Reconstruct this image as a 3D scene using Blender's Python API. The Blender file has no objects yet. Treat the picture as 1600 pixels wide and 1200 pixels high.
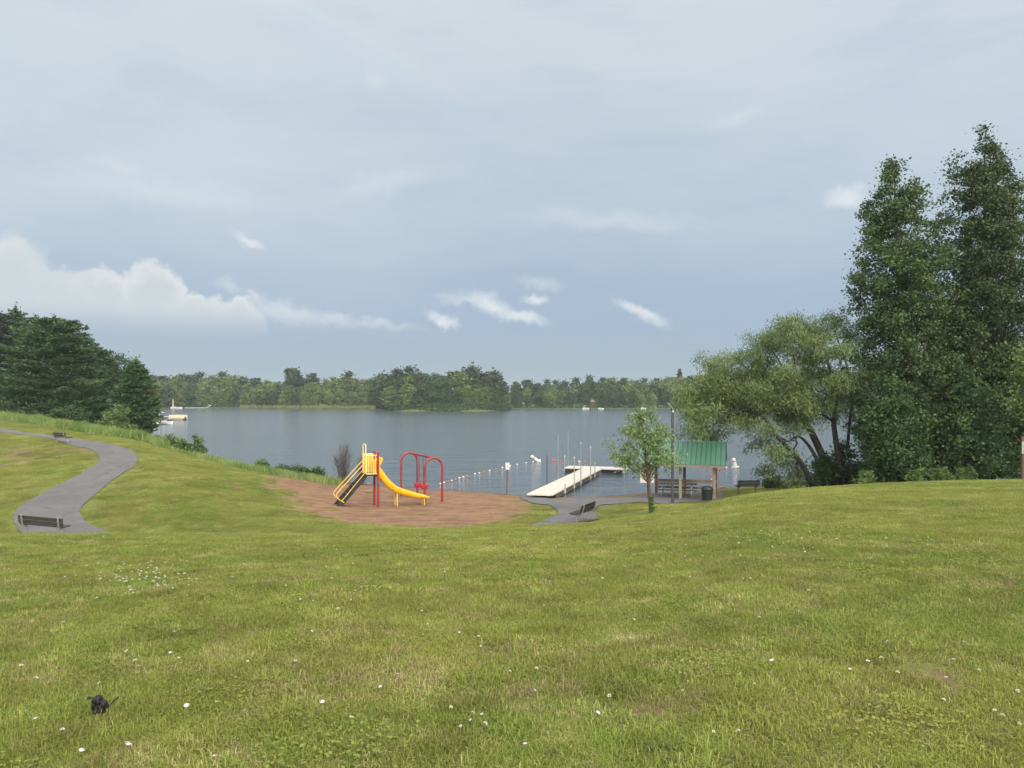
import bpy, bmesh, math, random
import numpy as np
from mathutils import Vector, Matrix

# ------------------------------------------------------------------ camera, sky, sun, exposure
HC, VH, F = 6.3, 621.0, 1200.0          # camera height over the lake, horizon row, focal length (1600 px wide frame)
scene = bpy.context.scene
COL = scene.collection
cam_data = bpy.data.cameras.new("camera")
cam = bpy.data.objects.new("camera", cam_data)
COL.objects.link(cam)
cam_data.sensor_width = 36.0
cam_data.lens = 36.0 * F / 1600.0
cam_data.shift_y = (VH - 600.0) / 1600.0
cam_data.clip_start, cam_data.clip_end = 0.1, 9000.0
cam.location = (0, 0, HC)
cam.rotation_euler = (math.radians(90), 0, 0)
scene.camera = cam

scene.view_settings.view_transform = 'Standard'
scene.view_settings.look = 'None'
scene.view_settings.gamma = 1.0
scene.view_settings.exposure = 0.7
HAZE = 0.00019
scene.cycles.use_denoising = True
scene.cycles.denoising_prefilter = 'ACCURATE'
scene.cycles.max_bounces = 6
scene.cycles.diffuse_bounces = 3
scene.cycles.glossy_bounces = 3
scene.cycles.transmission_bounces = 3
scene.cycles.volume_bounces = 0
scene.cycles.sample_clamp_indirect = 6.0

SUN_EL, SUN_AZ = math.radians(33), math.radians(150)     # azimuth from +Y (view) towards +X
sun_dir = Vector((math.sin(SUN_AZ) * math.cos(SUN_EL), math.cos(SUN_AZ) * math.cos(SUN_EL), math.sin(SUN_EL)))
sl = bpy.data.lights.new("sun", 'SUN')
sl.energy = 1.5
sl.angle = math.radians(14)
sl.color = (1.0, 0.87, 0.68)
sun = bpy.data.objects.new("sun", sl)
COL.objects.link(sun)
sun.rotation_euler = (-sun_dir).to_track_quat('-Z', 'Y').to_euler()
sun.location = (0, -20, 60)


# ---- small shader-graph helpers
def new(nt, typ, ins=None, **props):
    n = nt.nodes.new(typ)
    for k, v in props.items():
        setattr(n, k, v)
    for k, v in (ins or {}).items():
        s = n.inputs[k]
        if isinstance(v, bpy.types.NodeSocket):
            nt.links.new(v, s)
        else:
            s.default_value = v
    return n


def mth(nt, op, a, b=None, c=None, clamp=False):
    d = {0: a}
    if b is not None:
        d[1] = b
    if c is not None:
        d[2] = c
    n = new(nt, 'ShaderNodeMath', d, operation=op)
    n.use_clamp = clamp
    return n.outputs[0]


def sstep(nt, x, lo, hi):
    n = new(nt, 'ShaderNodeMapRange', {0: x, 1: lo, 2: hi, 3: 0.0, 4: 1.0}, interpolation_type='SMOOTHSTEP')
    return n.outputs[0]


def mixc(nt, f, a, b, blend='MIX'):
    n = nt.nodes.new('ShaderNodeMix')
    n.data_type = 'RGBA'
    n.blend_type = blend
    n.clamp_factor = True
    for i, v in ((0, f), (6, a), (7, b)):
        if isinstance(v, bpy.types.NodeSocket):
            nt.links.new(v, n.inputs[i])
        elif i == 0:
            n.inputs[0].default_value = v
        else:
            n.inputs[i].default_value = tuple(v) + (1.0,) if len(v) == 3 else v
    return n.outputs[2]


def noise(nt, vec, scale, detail=3.0, rough=0.55, dist=0.0, out=0):
    n = new(nt, 'ShaderNodeTexNoise', {'Scale': scale, 'Detail': detail, 'Roughness': rough, 'Distortion': dist})
    if vec is not None:
        nt.links.new(vec, n.inputs['Vector'])
    return n.outputs[out]


def vscale(nt, vec, xyz):
    return new(nt, 'ShaderNodeVectorMath', {0: vec, 1: xyz}, operation='MULTIPLY').outputs[0]


def srgb(r, g, b):
    f = lambda c: (c / 255 / 12.92) if c <= 10 else ((c / 255 + 0.055) / 1.055) ** 2.4
    return (f(r), f(g), f(b))


# ---- the sky: a thin Nishita base with storm cloud over it, the cumulus in their real bearings
world = bpy.data.worlds.new("World")
scene.world = world
world.use_nodes = True
wt = world.node_tree
for n in list(wt.nodes):
    wt.nodes.remove(n)
tc = wt.nodes.new('ShaderNodeTexCoord')
gen = tc.outputs['Generated']
dirv = new(wt, 'ShaderNodeVectorMath', {0: gen}, operation='NORMALIZE').outputs[0]
sep = new(wt, 'ShaderNodeSeparateXYZ', {0: dirv})
dx, dy, dz = sep.outputs
az = mth(wt, 'ARCTAN2', dx, dy)                       # radians, 0 = view direction, + to the right
el = mth(wt, 'ARCSINE', dz)
sky = wt.nodes.new('ShaderNodeTexSky')
sky.sky_type = 'NISHITA'
sky.sun_disc = False
sky.sun_elevation = SUN_EL
sky.sun_rotation = SUN_AZ
nish = sky.outputs[0]


def azel(u, v):
    a = math.atan((u - 800) / F)
    e = math.atan((VH - v) / F * math.cos(a))
    return a, e


comb = lambda x, y, z: new(wt, 'ShaderNodeCombineXYZ', {0: x, 1: y, 2: z}).outputs[0]
sph = comb(az, el, 0.0)
n_big = noise(wt, comb(mth(wt, 'MULTIPLY', az, 2.0), mth(wt, 'MULTIPLY', el, 6.0), 3.3), 1.3, 4, 0.5)
n_strk = noise(wt, comb(mth(wt, 'MULTIPLY', az, 3.0), mth(wt, 'MULTIPLY', el, 13.0), 0.7), 1.6, 6, 0.6, 0.35)
n_blob = noise(wt, sph, 5.0, 5, 0.55, 0.4)
K = 10.0                                              # colours are written for background strength 1, strength is 1/K

C_HOR, C_MID, C_UP, C_TOP = srgb(163, 182, 195), srgb(164, 183, 205), srgb(190, 205, 218), srgb(213, 221, 228)
el_w = mth(wt, 'ADD', el, mth(wt, 'MULTIPLY', mth(wt, 'SUBTRACT', n_big, 0.5), 0.16))
base = mixc(wt, sstep(wt, el, 0.015, 0.11), C_HOR, C_MID)
base = mixc(wt, sstep(wt, el_w, 0.10, 0.30), base, C_UP)
base = mixc(wt, sstep(wt, el_w, 0.24, 0.52), base, C_TOP)
left = sstep(wt, az, 0.12, -0.55)
right = sstep(wt, az, 0.10, 0.60)
upm = sstep(wt, el_w, 0.02, 0.30)
base = mixc(wt, mth(wt, 'MULTIPLY', mth(wt, 'MULTIPLY', left, upm), 0.55), base, srgb(211, 221, 227))
base = mixc(wt, mth(wt, 'MULTIPLY', mth(wt, 'MULTIPLY', right, upm), 0.40), base, srgb(206, 217, 229))
# grey-blue rain bank in the middle, pale streaks
strk = sstep(wt, n_strk, 0.47, 0.72)
stmask = mth(wt, 'MULTIPLY', strk, sstep(wt, el, 0.10, 0.26))
base = mixc(wt, mth(wt, 'MULTIPLY', stmask, 0.16), base, srgb(222, 229, 234))
drk = mth(wt, 'MULTIPLY', sstep(wt, n_strk, 0.52, 0.30), sstep(wt, el, 0.05, 0.20))
base = mixc(wt, mth(wt, 'MULTIPLY', drk, 0.22), base, srgb(170, 190, 212))

warp1 = mth(wt, 'MULTIPLY', mth(wt, 'SUBTRACT', noise(wt, sph, 16.0, 5, 0.6), 0.5), 0.050)
warp2 = mth(wt, 'MULTIPLY', mth(wt, 'SUBTRACT', noise(wt, comb(el, az, 4.0), 19.0, 5, 0.6), 0.5), 0.045)
fine1 = mth(wt, 'MULTIPLY', mth(wt, 'SUBTRACT', noise(wt, sph, 55.0, 4, 0.6), 0.5), 0.022)
fine2 = mth(wt, 'MULTIPLY', mth(wt, 'SUBTRACT', noise(wt, comb(el, az, 9.0), 60.0, 4, 0.6), 0.5), 0.022)
az_w = mth(wt, 'ADD', mth(wt, 'ADD', az, warp1), fine1)
el_c = mth(wt, 'ADD', mth(wt, 'ADD', el, warp2), fine2)


def blob(u, v, ru, rv, rot=0.0, A=az_w, E=el_c):
    a0, e0 = azel(u, v)
    c = math.cos(a0) ** 2
    ra, re = ru / F * c, rv / F * math.cos(a0)
    ca, sa = math.cos(math.radians(rot)), math.sin(math.radians(rot))
    da = mth(wt, 'SUBTRACT', A, a0)
    de = mth(wt, 'SUBTRACT', E, e0)
    p = mth(wt, 'ADD', mth(wt, 'MULTIPLY', da, ca / ra), mth(wt, 'MULTIPLY', de, sa / ra))
    q = mth(wt, 'ADD', mth(wt, 'MULTIPLY', da, -sa / re), mth(wt, 'MULTIPLY', de, ca / re))
    return mth(wt, 'SUBTRACT', 1.0, mth(wt, 'SQRT', mth(wt, 'ADD', mth(wt, 'MULTIPLY', p, p), mth(wt, 'MULTIPLY', q, q))))


def union(bl):
    r = bl[0]
    for b in bl[1:]:
        r = mth(wt, 'SMOOTH_MAX', r, b, 0.06)
    return r


bank = union([blob(10, 452, 95, 92), blob(-110, 430, 150, 110), blob(95, 470, 90, 56), blob(165, 462, 60, 44),
              blob(240, 462, 58, 52), blob(190, 500, 190, 55), blob(310, 492, 48, 34), blob(370, 502, 55, 30)])
flat = sstep(wt, mth(wt, 'ADD', el, mth(wt, 'MULTIPLY', warp2, 0.12)), azel(200, 532)[1], azel(200, 470)[1])
bank_m = mth(wt, 'MULTIPLY', mth(wt, 'MULTIPLY', sstep(wt, bank, -0.04, 0.26), flat), 0.93)
wisp = union([blob(400, 470, 24, 13, -30), blob(450, 490, 80, 26, -14), blob(520, 502, 70, 17, -10), blob(600, 508, 75, 12, -6)])
wisp_m = mth(wt, 'MULTIPLY', mth(wt, 'MULTIPLY', sstep(wt, wisp, -0.15, 0.9), flat), 0.75)
az_s = mth(wt, 'ADD', az, mth(wt, 'MULTIPLY', warp1, 0.75))
el_s = mth(wt, 'ADD', mth(wt, 'ADD', el, mth(wt, 'MULTIPLY', warp2, 0.70)), fine2)
S = lambda u, v, ru, rv, rot: blob(u, v, ru, rv, rot, az_s, el_s)
small = union([S(770, 478, 62, 20, -22), S(815, 494, 52, 15, -16), S(1003, 487, 58, 14, -25), S(690, 498, 30, 11, -15),
               S(388, 375, 36, 11, -25), S(1318, 307, 44, 20, 0), S(835, 468, 28, 10, -10)])
small_m = mth(wt, 'MULTIPLY', sstep(wt, small, -0.12, 1.0), 0.78)
faint = union([S(355, 450, 30, 16, -30), S(845, 440, 50, 12, -10), S(720, 470, 60, 12, -8), S(590, 122, 26, 18, -20), S(1150, 185, 60, 16, 15),
               S(190, 265, 70, 20, -18), S(260, 300, 230, 30, 0), S(600, 285, 120, 22, 14), S(960, 345, 190, 20, -4)])
faint_m = mth(wt, 'MULTIPLY', sstep(wt, faint, -0.1, 1.0), 0.42)
edge = mth(wt, 'MULTIPLY', sstep(wt, bank, 0.75, 0.05), sstep(wt, el, azel(200, 505)[1], azel(200, 440)[1]))
c_cl = mixc(wt, mth(wt, 'MULTIPLY', edge, sstep(wt, n_blob, 0.30, 0.62)), srgb(206, 213, 217), srgb(232, 234, 233))
low = sstep(wt, el, azel(200, 478)[1], azel(200, 528)[1])
c_cl = mixc(wt, mth(wt, 'MULTIPLY', low, 0.6), c_cl, srgb(190, 202, 209))
col = mixc(wt, faint_m, base, srgb(222, 229, 233))
col = mixc(wt, wisp_m, col, srgb(216, 223, 228))
col = mixc(wt, small_m, col, srgb(234, 238, 239))
col = mixc(wt, bank_m, col, c_cl)
# faint rainbow about the point opposite the sun
anti = (-0.45, 0.87, -0.24)
al = Vector(anti).normalized()
cosang = new(wt, 'ShaderNodeVectorMath', {0: dirv, 1: tuple(al)}, operation='DOT_PRODUCT').outputs['Value']
ang = mth(wt, 'ARCCOSINE', cosang)
rb = wt.nodes.new('ShaderNodeValToRGB')
rb.color_ramp.interpolation = 'EASE'
els = rb.color_ramp.elements
els[0].position, els[0].color = 0.0, (0, 0, 0, 1)
els[1].position, els[1].color = 1.0, (0, 0, 0, 1)
for p, c in ((0.25, (0.35, 0.25, 0.6)), (0.45, (0.2, 0.6, 0.4)), (0.6, (0.7, 0.7, 0.2)), (0.78, (0.9, 0.3, 0.2))):
    e = els.new(p)
    e.color = c + (1,)
wt.links.new(new(wt, 'ShaderNodeMapRange', {0: ang, 1: math.radians(40.2), 2: math.radians(42.6), 3: 0.0, 4: 1.0}).outputs[0], rb.inputs[0])
rbm = mth(wt, 'MULTIPLY', sstep(wt, el, 0.26, 0.36), 0.026)
col = mixc(wt, rbm, col, rb.outputs[0], 'ADD')
# the bright, thinner cloud overhead and behind the photographer (the storm is in front)
col = mixc(wt, 1.0, col, (0.62, 0.62, 0.62), 'MULTIPLY')      # the storm sky in front, for exposure 0.7
over = mth(wt, 'MAXIMUM', sstep(wt, el, 0.55, 1.15), sstep(wt, dy, 0.05, -0.75))
bright = mixc(wt, sstep(wt, n_big, 0.3, 0.7), (1.50, 1.55, 1.60), (2.20, 2.12, 1.98))
col = mixc(wt, over, col, bright)
col = mixc(wt, 1.0, col, (K, K, K), 'MULTIPLY')
col = mixc(wt, mth(wt, 'MULTIPLY', over, 0.12), col, nish)
col = mixc(wt, 0.04, col, nish)
bg = new(wt, 'ShaderNodeBackground', {'Color': col, 'Strength': 1.0 / K})
wo = wt.nodes.new('ShaderNodeOutputWorld')
wt.links.new(bg.outputs[0], wo.inputs[0])
world.cycles.sampling_method = 'MANUAL'
world.cycles.sample_map_resolution = 512

# ------------------------------------------------------------------ terrain function (metres; lake surface at z = 0)
G0 = 4.7
rows = [
    (-700, 835, [(24, 2.6), (31, 2.4), (45, 3.0), (60, 4.0), (75, 4.9), (90, 5.4), (130, 5.0), (180, 3.5), (230, 2.0)]),
    (-300, 835, [(24, 2.2), (31, 1.7), (45, 2.4), (60, 3.4), (75, 4.4), (90, 4.9), (130, 4.0), (170, 2.0), (200, 0.5)]),
    (0, 835, [(24, 1.8), (31, 0.62), (42, 1.36), (58, 2.45), (68, 3.30), (78, 4.05), (88, 4.15), (105, 3.3), (130, 2.0), (150, 0.6), (165, -0.8)]),
    (80, 835, [(24, 1.8), (31, 0.62), (42, 1.46), (56, 2.45), (66, 3.10), (76, 3.55), (84, 3.45), (100, 2.6), (120, 1.2), (135, 0.3), (145, -0.8)]),
    (150, 835, [(24, 1.8), (31, 0.64), (40, 1.42), (52, 2.18), (62, 2.70), (70, 2.95), (76, 2.9), (90, 2.0), (106, 0.6), (113, 0.1), (122, -0.8)]),
    (225, 835, [(24, 1.8), (31, 0.66), (40, 1.52), (48, 2.22), (58, 2.50), (66, 2.62), (70, 2.58), (79, 1.4), (88, 0.3), (91, 0.0), (100, -0.8)]),
    (300, 835, [(24, 1.85), (30, 0.92), (44, 1.80), (55, 1.84), (60, 1.84), (66, 1.0), (71, 0.2), (73, 0.0), (80, -0.8)]),
    (400, 835, [(24, 1.8), (30, 0.95), (42, 1.08), (50, 1.10), (55, 1.06), (60, 0.4), (63, 0.0), (70, -0.8)]),
    (500, 834, [(24, 1.75), (29, 0.92), (40, 0.66), (48, 0.62), (53, 0.56), (57, 0.05), (58, -0.05), (66, -0.8)]),
    (560, 833, [(24, 1.8), (33, 0.72), (41.5, 0.40), (50, 0.30), (53.5, 0.16), (56, -0.05), (64, -0.8)]),
    (650, 831, [(24, 1.8), (33, 0.72), (41.5, 0.36), (46, 0.32), (50, 0.18), (53, 0.0), (56, -0.15), (64, -0.8)]),
    (750, 831, [(24, 1.8), (33, 0.72), (41.5, 0.38), (46, 0.30), (49.5, 0.12), (51.5, 0.0), (55, -0.2), (63, -0.8)]),
    (830, 824, [(24, 2.0), (33, 0.76), (41, 0.50), (46.5, 0.24), (49, 0.0), (53, -0.3), (60, -0.8)]),
    (920, 818, [(24, 2.25), (33.5, 0.86), (40, 0.62), (44, 0.36), (46.5, 0.12), (47.8, 0.0), (52, -0.3), (60, -0.8)]),
    (1016, 807, [(23, 2.75), (34, 1.08), (40, 0.72), (43, 0.45), (46, 0.36), (49, 0.2), (50.5, 0.0), (55, -0.3), (62, -0.8)]),
    (1118, 785, [(30, 2.2), (36, 1.2), (41, 0.55), (45, 0.36), (49, 0.30), (53, 0.0), (57, -0.3), (64, -0.8)]),
    (1160, 774, [(31, 2.28), (36, 1.62), (42, 0.92), (46, 0.52), (50, 0.36), (54, 0.0), (58, -0.3), (66, -0.8)]),
    (1250, 764, [(36, 2.0), (42, 1.25), (48, 0.6), (53, 0.2), (55.5, 0.0), (60, -0.4), (68, -0.8)]),
    (1400, 755, [(36, 2.28), (42, 1.58), (50, 0.75), (56, 0.15), (57.5, 0.0), (61, -0.4), (70, -0.8)]),
    (1600, 750, [(37, 2.32), (43, 1.68), (52, 0.85), (58, 0.15), (59.5, 0.0), (63, -0.5), (72, -0.8)]),
    (2300, 748, [(37, 2.5), (43, 2.1), (55, 1.6), (70, 0.9), (80, 0.2), (83, -0.2), (95, -0.8)]),
]
UU = np.arange(-700, 2301, 10.0)
YY = np.arange(0, 240.01, 0.25)
tab = np.zeros((len(rows), len(YY)))
for i, (u, vc, pts) in enumerate(rows):
    c = ((vc - VH) / 2400.0) ** 2 / 1.6
    yc = min(math.sqrt(1.6 / c), pts[0][0] - 2.0)
    ny = np.linspace(0, yc, 14)
    xs = list(ny) + [p[0] for p in pts] + [260]
    zs = list(G0 - c * ny ** 2) + [p[1] for p in pts] + [-2.5 if pts[-1][1] < 0 else -1.0]
    tab[i] = np.interp(YY, xs, zs)


def gsm(a, sig, axis):
    r = int(sig * 3) + 1
    k = np.exp(-0.5 * (np.arange(-r, r + 1) / sig) ** 2)
    k /= k.sum()
    p = [(0, 0), (0, 0)]
    p[axis] = (r, r)
    b = np.pad(a, p, mode='edge')
    out = np.zeros_like(a)
    for j, w in enumerate(k):
        out += w * np.take(b, np.arange(j, j + a.shape[axis]), axis=axis)
    return out


TB = np.stack([np.interp(UU, [r[0] for r in rows], tab[:, j]) for j in range(len(YY))], axis=1)
TB = gsm(gsm(TB, 4.0, 1), 2.2, 0)


def terrain(X, Y):
    X, Y = np.asarray(X, float), np.asarray(Y, float)
    u = np.clip(800 + F * X / np.maximum(Y, 5.0), UU[0], UU[-1] - 1e-6)
    y = np.clip(Y, 0, 239.9)
    fu, fy = (u - UU[0]) / 10.0, y / 0.25
    i, j = np.clip(fu.astype(int), 0, len(UU) - 2), np.clip(fy.astype(int), 0, len(YY) - 2)
    a, b = fu - i, fy - j
    z = (TB[i, j] * (1 - a) + TB[i + 1, j] * a) * (1 - b) + (TB[i, j + 1] * (1 - a) + TB[i + 1, j + 1] * a) * b
    w = np.clip(z / 1.2, 0, 1)
    z = z + w * (0.020 * np.sin(X * 0.9 + 1.3 * np.sin(Y * 0.37)) * np.sin(Y * 0.7 + 0.8 * np.sin(X * 0.5)) + 0.012 * np.sin(X * 2.3 + Y * 1.1) * np.sin(Y * 1.9 - X * 0.6))
    return np.where(Y < 0, z - 0.012 * Y, z)


def tz(x, y):
    return float(terrain(x, y))


def P(u, v, Y):
    return Vector(((u - 800) / F * Y, Y, HC - (v - VH) / F * Y))


def at(u, Y):
    """ground point on bearing u at depth Y"""
    x = (u - 800) / F * Y
    return Vector((x, Y, tz(x, Y)))


YR = np.concatenate([np.arange(2.4, 30, 0.05), np.arange(30, 220, 0.1)])


def hit(u, v):
    """first ground point seen at pixel u, v"""
    z = HC - (v - VH) / F * YR
    t = terrain((u - 800) / F * YR, YR)
    k = np.argmax(z <= t)
    if not (z <= t).any():
        k = len(YR) - 1
    return Vector(((u - 800) / F * YR[k], YR[k], t[k]))


# ------------------------------------------------------------------ object helpers
def link(o, parent=None):
    COL.objects.link(o)
    if parent is not None:
        o.parent = parent
    return o


def tag(o, label=None, cat=None, group=None, kind=None):
    for k, v in (('label', label), ('category', cat), ('group', group), ('kind', kind)):
        if v:
            o[k] = v
    return o


def thing(name, label, cat, loc=(0, 0, 0), rz=0.0, group=None):
    o = bpy.data.objects.new(name, None)
    o.empty_display_size = 0.2
    link(o)
    o.location, o.rotation_euler = loc, (0, 0, rz)
    return tag(o, label, cat, group)


def copy_tree(o, parent=None):
    c = o.copy()
    link(c)
    c.parent = parent
    for ch in list(o.children):
        copy_tree(ch, c)
    return c


def np_mesh(name, V, quads=None, tris=None, attrs=None, smooth=False):
    """mesh from numpy arrays of vertices, quads and triangles"""
    me = bpy.data.meshes.new(name)
    V = np.asarray(V, np.float32)
    me.vertices.add(len(V))
    me.vertices.foreach_set('co', V.ravel())
    parts, sizes = [], []
    for f, k in ((quads, 4), (tris, 3)):
        if f is not None and len(f):
            f = np.asarray(f, np.int32)
            parts.append(f.ravel())
            sizes.append(np.full(len(f), k, np.int32))
    idx, sz = np.concatenate(parts), np.concatenate(sizes)
    me.loops.add(len(idx))
    me.loops.foreach_set('vertex_index', idx)
    me.polygons.add(len(sz))
    me.polygons.foreach_set('loop_start', np.concatenate([[0], np.cumsum(sz)[:-1]]).astype(np.int32))
    if smooth:
        me.polygons.foreach_set('use_smooth', np.ones(len(sz), bool))
    for k, a in (attrs or {}).items():
        at_ = me.attributes.new(k, 'FLOAT', 'POINT')
        at_.data.foreach_set('value', np.asarray(a, np.float32))
    me.update(calc_edges=True)
    return me


def obj(name, me, mat, parent=None):
    o = bpy.data.objects.new(name, me)
    for m in (mat if isinstance(mat, (list, tuple)) else [mat]):
        if m.name not in [x.name for x in me.materials if x]:
            me.materials.append(m)
    return link(o, parent)


class MB:
    """collects boxes, bars, tubes and prisms; build() makes them ONE mesh object"""

    def __init__(s):
        s.v, s.f, s.m, s.sm = [], [], [], []

    def add(s, vs, fs, mat=0, smooth=False):
        b = len(s.v)
        s.v += [tuple(p) for p in vs]
        s.f += [tuple(i + b for i in f) for f in fs]
        s.m += [mat] * len(fs)
        s.sm += [smooth] * len(fs)

    def box(s, c, size, R=None, mat=0, ch=0.0):
        hx, hy, hz = size[0] / 2, size[1] / 2, size[2] / 2
        c = Vector(c)
        R = R or Matrix.Identity(3)
        if ch <= 0:
            vs = [c + R @ Vector((x * hx, y * hy, z * hz)) for x in (-1, 1) for y in (-1, 1) for z in (-1, 1)]
            s.add(vs, [(0, 1, 3, 2), (4, 6, 7, 5), (0, 4, 5, 1), (2, 3, 7, 6), (0, 2, 6, 4), (1, 5, 7, 3)], mat)
            return
        bm = bmesh.new()
        bmesh.ops.create_cube(bm, size=1.0)
        for v in bm.verts:
            v.co = Vector((v.co.x * size[0], v.co.y * size[1], v.co.z * size[2]))
        bmesh.ops.bevel(bm, geom=bm.edges[:], offset=min(ch, 0.45 * min(size)), segments=2, affect='EDGES', profile=0.6)
        bm.verts.index_update()
        s.add([c + R @ v.co for v in bm.verts], [tuple(v.index for v in f.verts) for f in bm.faces], mat)
        bm.free()

    def bar(s, p0, p1, w, h, mat=0, up=(0, 0, 1), ch=0.0):
        p0, p1 = Vector(p0), Vector(p1)
        d = (p1 - p0)
        L = d.length
        d.normalize()
        u = Vector(up)
        if abs(d.dot(u)) > 0.98:
            u = Vector((0, 1, 0))
        y = u.cross(d).normalized()
        z = d.cross(y)
        R = Matrix((d, y, z)).transposed()
        s.box((p0 + p1) / 2, (L, w, h), R, mat, ch)

    def tube(s, pts, r, seg=8, mat=0, caps=True, closed=False):
        pts = [Vector(p) for p in pts]
        n = len(pts)
        rs = list(r) if isinstance(r, (list, tuple, np.ndarray)) else [r] * n
        vs, fs = [], []
        prev = None
        for i, p in enumerate(pts):
            a = pts[(i - 1) % n] if (closed or i > 0) else pts[0]
            b = pts[(i + 1) % n] if (closed or i < n - 1) else pts[-1]
            t = (b - a).normalized()
            if prev is None:
                q = Vector((0, 0, 1)) if abs(t.z) < 0.9 else Vector((1, 0, 0))
                nx = q.cross(t).normalized()
            else:
                nx = (prev - t * prev.dot(t)).normalized()
            prev = nx
            ny = t.cross(nx)
            for k in range(seg):
                an = 2 * math.pi * k / seg
                vs.append(p + (nx * math.cos(an) + ny * math.sin(an)) * rs[i])
        m = n if closed else n - 1
        for i in range(m):
            for k in range(seg):
                a, b = i * seg + k, i * seg + (k + 1) % seg
                c, d = ((i + 1) % n) * seg + (k + 1) % seg, ((i + 1) % n) * seg + k
                fs.append((a, b, c, d))
        s.add(vs, fs, mat, True)
        if caps and not closed:
            s.add(vs[:seg], [tuple(range(seg))[::-1]], mat)
            s.add(vs[-seg:], [tuple(range(seg))], mat)

    def lathe(s, c, prof, seg=16, mat=0, sx=1.0, sy=1.0):
        c = Vector(c)
        vs, fs = [], []
        for (r, z) in prof:
            for k in range(seg):
                an = 2 * math.pi * k / seg
                vs.append(c + Vector((r * math.cos(an) * sx, r * math.sin(an) * sy, z)))
        for i in range(len(prof) - 1):
            for k in range(seg):
                fs.append((i * seg + k, i * seg + (k + 1) % seg, (i + 1) * seg + (k + 1) % seg, (i + 1) * seg + k))
        s.add(vs, fs, mat, True)
        s.add(vs[:seg], [tuple(range(seg))[::-1]], mat)
        s.add(vs[-seg:], [tuple(range(seg))], mat)

    def prism(s, poly, axis_vec, mat=0):
        """closed polygon (3D points) extruded along a vector"""
        n = len(poly)
        a = [Vector(p) for p in poly]
        b = [p + Vector(axis_vec) for p in a]
        s.add(a + b, [tuple(range(n))[::-1], tuple(range(n, 2 * n))] + [(i, (i + 1) % n, n + (i + 1) % n, n + i) for i in range(n)], mat)

    def grid(s, rows_, mat=0, smooth=True):
        n = len(rows_[0])
        vs = [p for r in rows_ for p in r]
        fs = [(i * n + j, i * n + j + 1, (i + 1) * n + j + 1, (i + 1) * n + j) for i in range(len(rows_) - 1) for j in range(n - 1)]
        s.add(vs, fs, mat, smooth)

    def build(s, name, mats, parent=None):
        me = bpy.data.meshes.new(name)
        me.from_pydata(s.v, [], s.f)
        for m in (mats if isinstance(mats, (list, tuple)) else [mats]):
            me.materials.append(m)
        me.polygons.foreach_set('material_index', s.m)
        me.polygons.foreach_set('use_smooth', s.sm)
        me.update()
        bm = bmesh.new()
        bm.from_mesh(me)
        bmesh.ops.recalc_face_normals(bm, faces=bm.faces)
        bm.to_mesh(me)
        bm.free()
        o = bpy.data.objects.new(name, me)
        return link(o, parent)


def arc(c, r, a0, a1, n, ex, ez):
    c, ex, ez = Vector(c), Vector(ex), Vector(ez)
    return [c + ex * (r * math.cos(math.radians(a0 + (a1 - a0) * i / n))) + ez * (r * math.sin(math.radians(a0 + (a1 - a0) * i / n))) for i in range(n + 1)]


def smooth_path(pts, n=10):
    """Catmull-Rom through the points"""
    pts = [Vector(p) for p in pts]
    out = []
    for i in range(len(pts) - 1):
        p0, p1, p2, p3 = pts[max(i - 1, 0)], pts[i], pts[i + 1], pts[min(i + 2, len(pts) - 1)]
        for k in range(n):
            t = k / n
            out.append(0.5 * ((2 * p1) + (p2 - p0) * t + (2 * p0 - 5 * p1 + 4 * p2 - p3) * t * t + (3 * p1 - p0 - 3 * p2 + p3) * t ** 3))
    return out + [pts[-1]]


# ------------------------------------------------------------------ materials
def base_mat(name):
    m = bpy.data.materials.new(name)
    m.use_nodes = True
    nt = m.node_tree
    b = nt.nodes['Principled BSDF']
    return m, nt, b


def simple(name, c, rough=0.6, metal=0.0, var=0.18, scale=6.0, bump=0.0, bscale=40.0, spec=0.4, dirt=None, dirt_amt=0.0):
    m, nt, b = base_mat(name)
    co = nt.nodes.new('ShaderNodeTexCoord').outputs['Object']
    n = noise(nt, co, scale, 5, 0.6)
    dark = tuple(x * (1 - var) for x in c)
    lite = tuple(min(1, x * (1 + var)) for x in c)
    cc = mixc(nt, sstep(nt, n, 0.3, 0.7), dark, lite)
    if dirt:
        n2 = noise(nt, co, scale * 0.45, 6, 0.65)
        cc = mixc(nt, mth(nt, 'MULTIPLY', sstep(nt, n2, 0.48, 0.68), dirt_amt), cc, dirt)
    nt.links.new(cc, b.inputs['Base Color'])
    b.inputs['Roughness'].default_value = rough
    b.inputs['Metallic'].default_value = metal
    b.inputs['Specular IOR Level'].default_value = spec
    if bump:
        nb = noise(nt, co, bscale, 4, 0.6)
        bp = new(nt, 'ShaderNodeBump', {'Strength': bump, 'Distance': 0.02, 'Height': nb})
        nt.links.new(bp.outputs[0], b.inputs['Normal'])
    return m


def wood(name, c1, c2, rough=0.8, axis=(1.2, 14, 14), bump=0.3):
    m, nt, b = base_mat(name)
    co = nt.nodes.new('ShaderNodeTexCoord').outputs['Object']
    n = noise(nt, vscale(nt, co, axis), 2.2, 6, 0.65, 0.5)
    nt.links.new(mixc(nt, sstep(nt, n, 0.28, 0.72), c1, c2), b.inputs['Base Color'])
    b.inputs['Roughness'].default_value = rough
    bp = new(nt, 'ShaderNodeBump', {'Strength': bump, 'Distance': 0.01, 'Height': n})
    nt.links.new(bp.outputs[0], b.inputs['Normal'])
    return m


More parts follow.
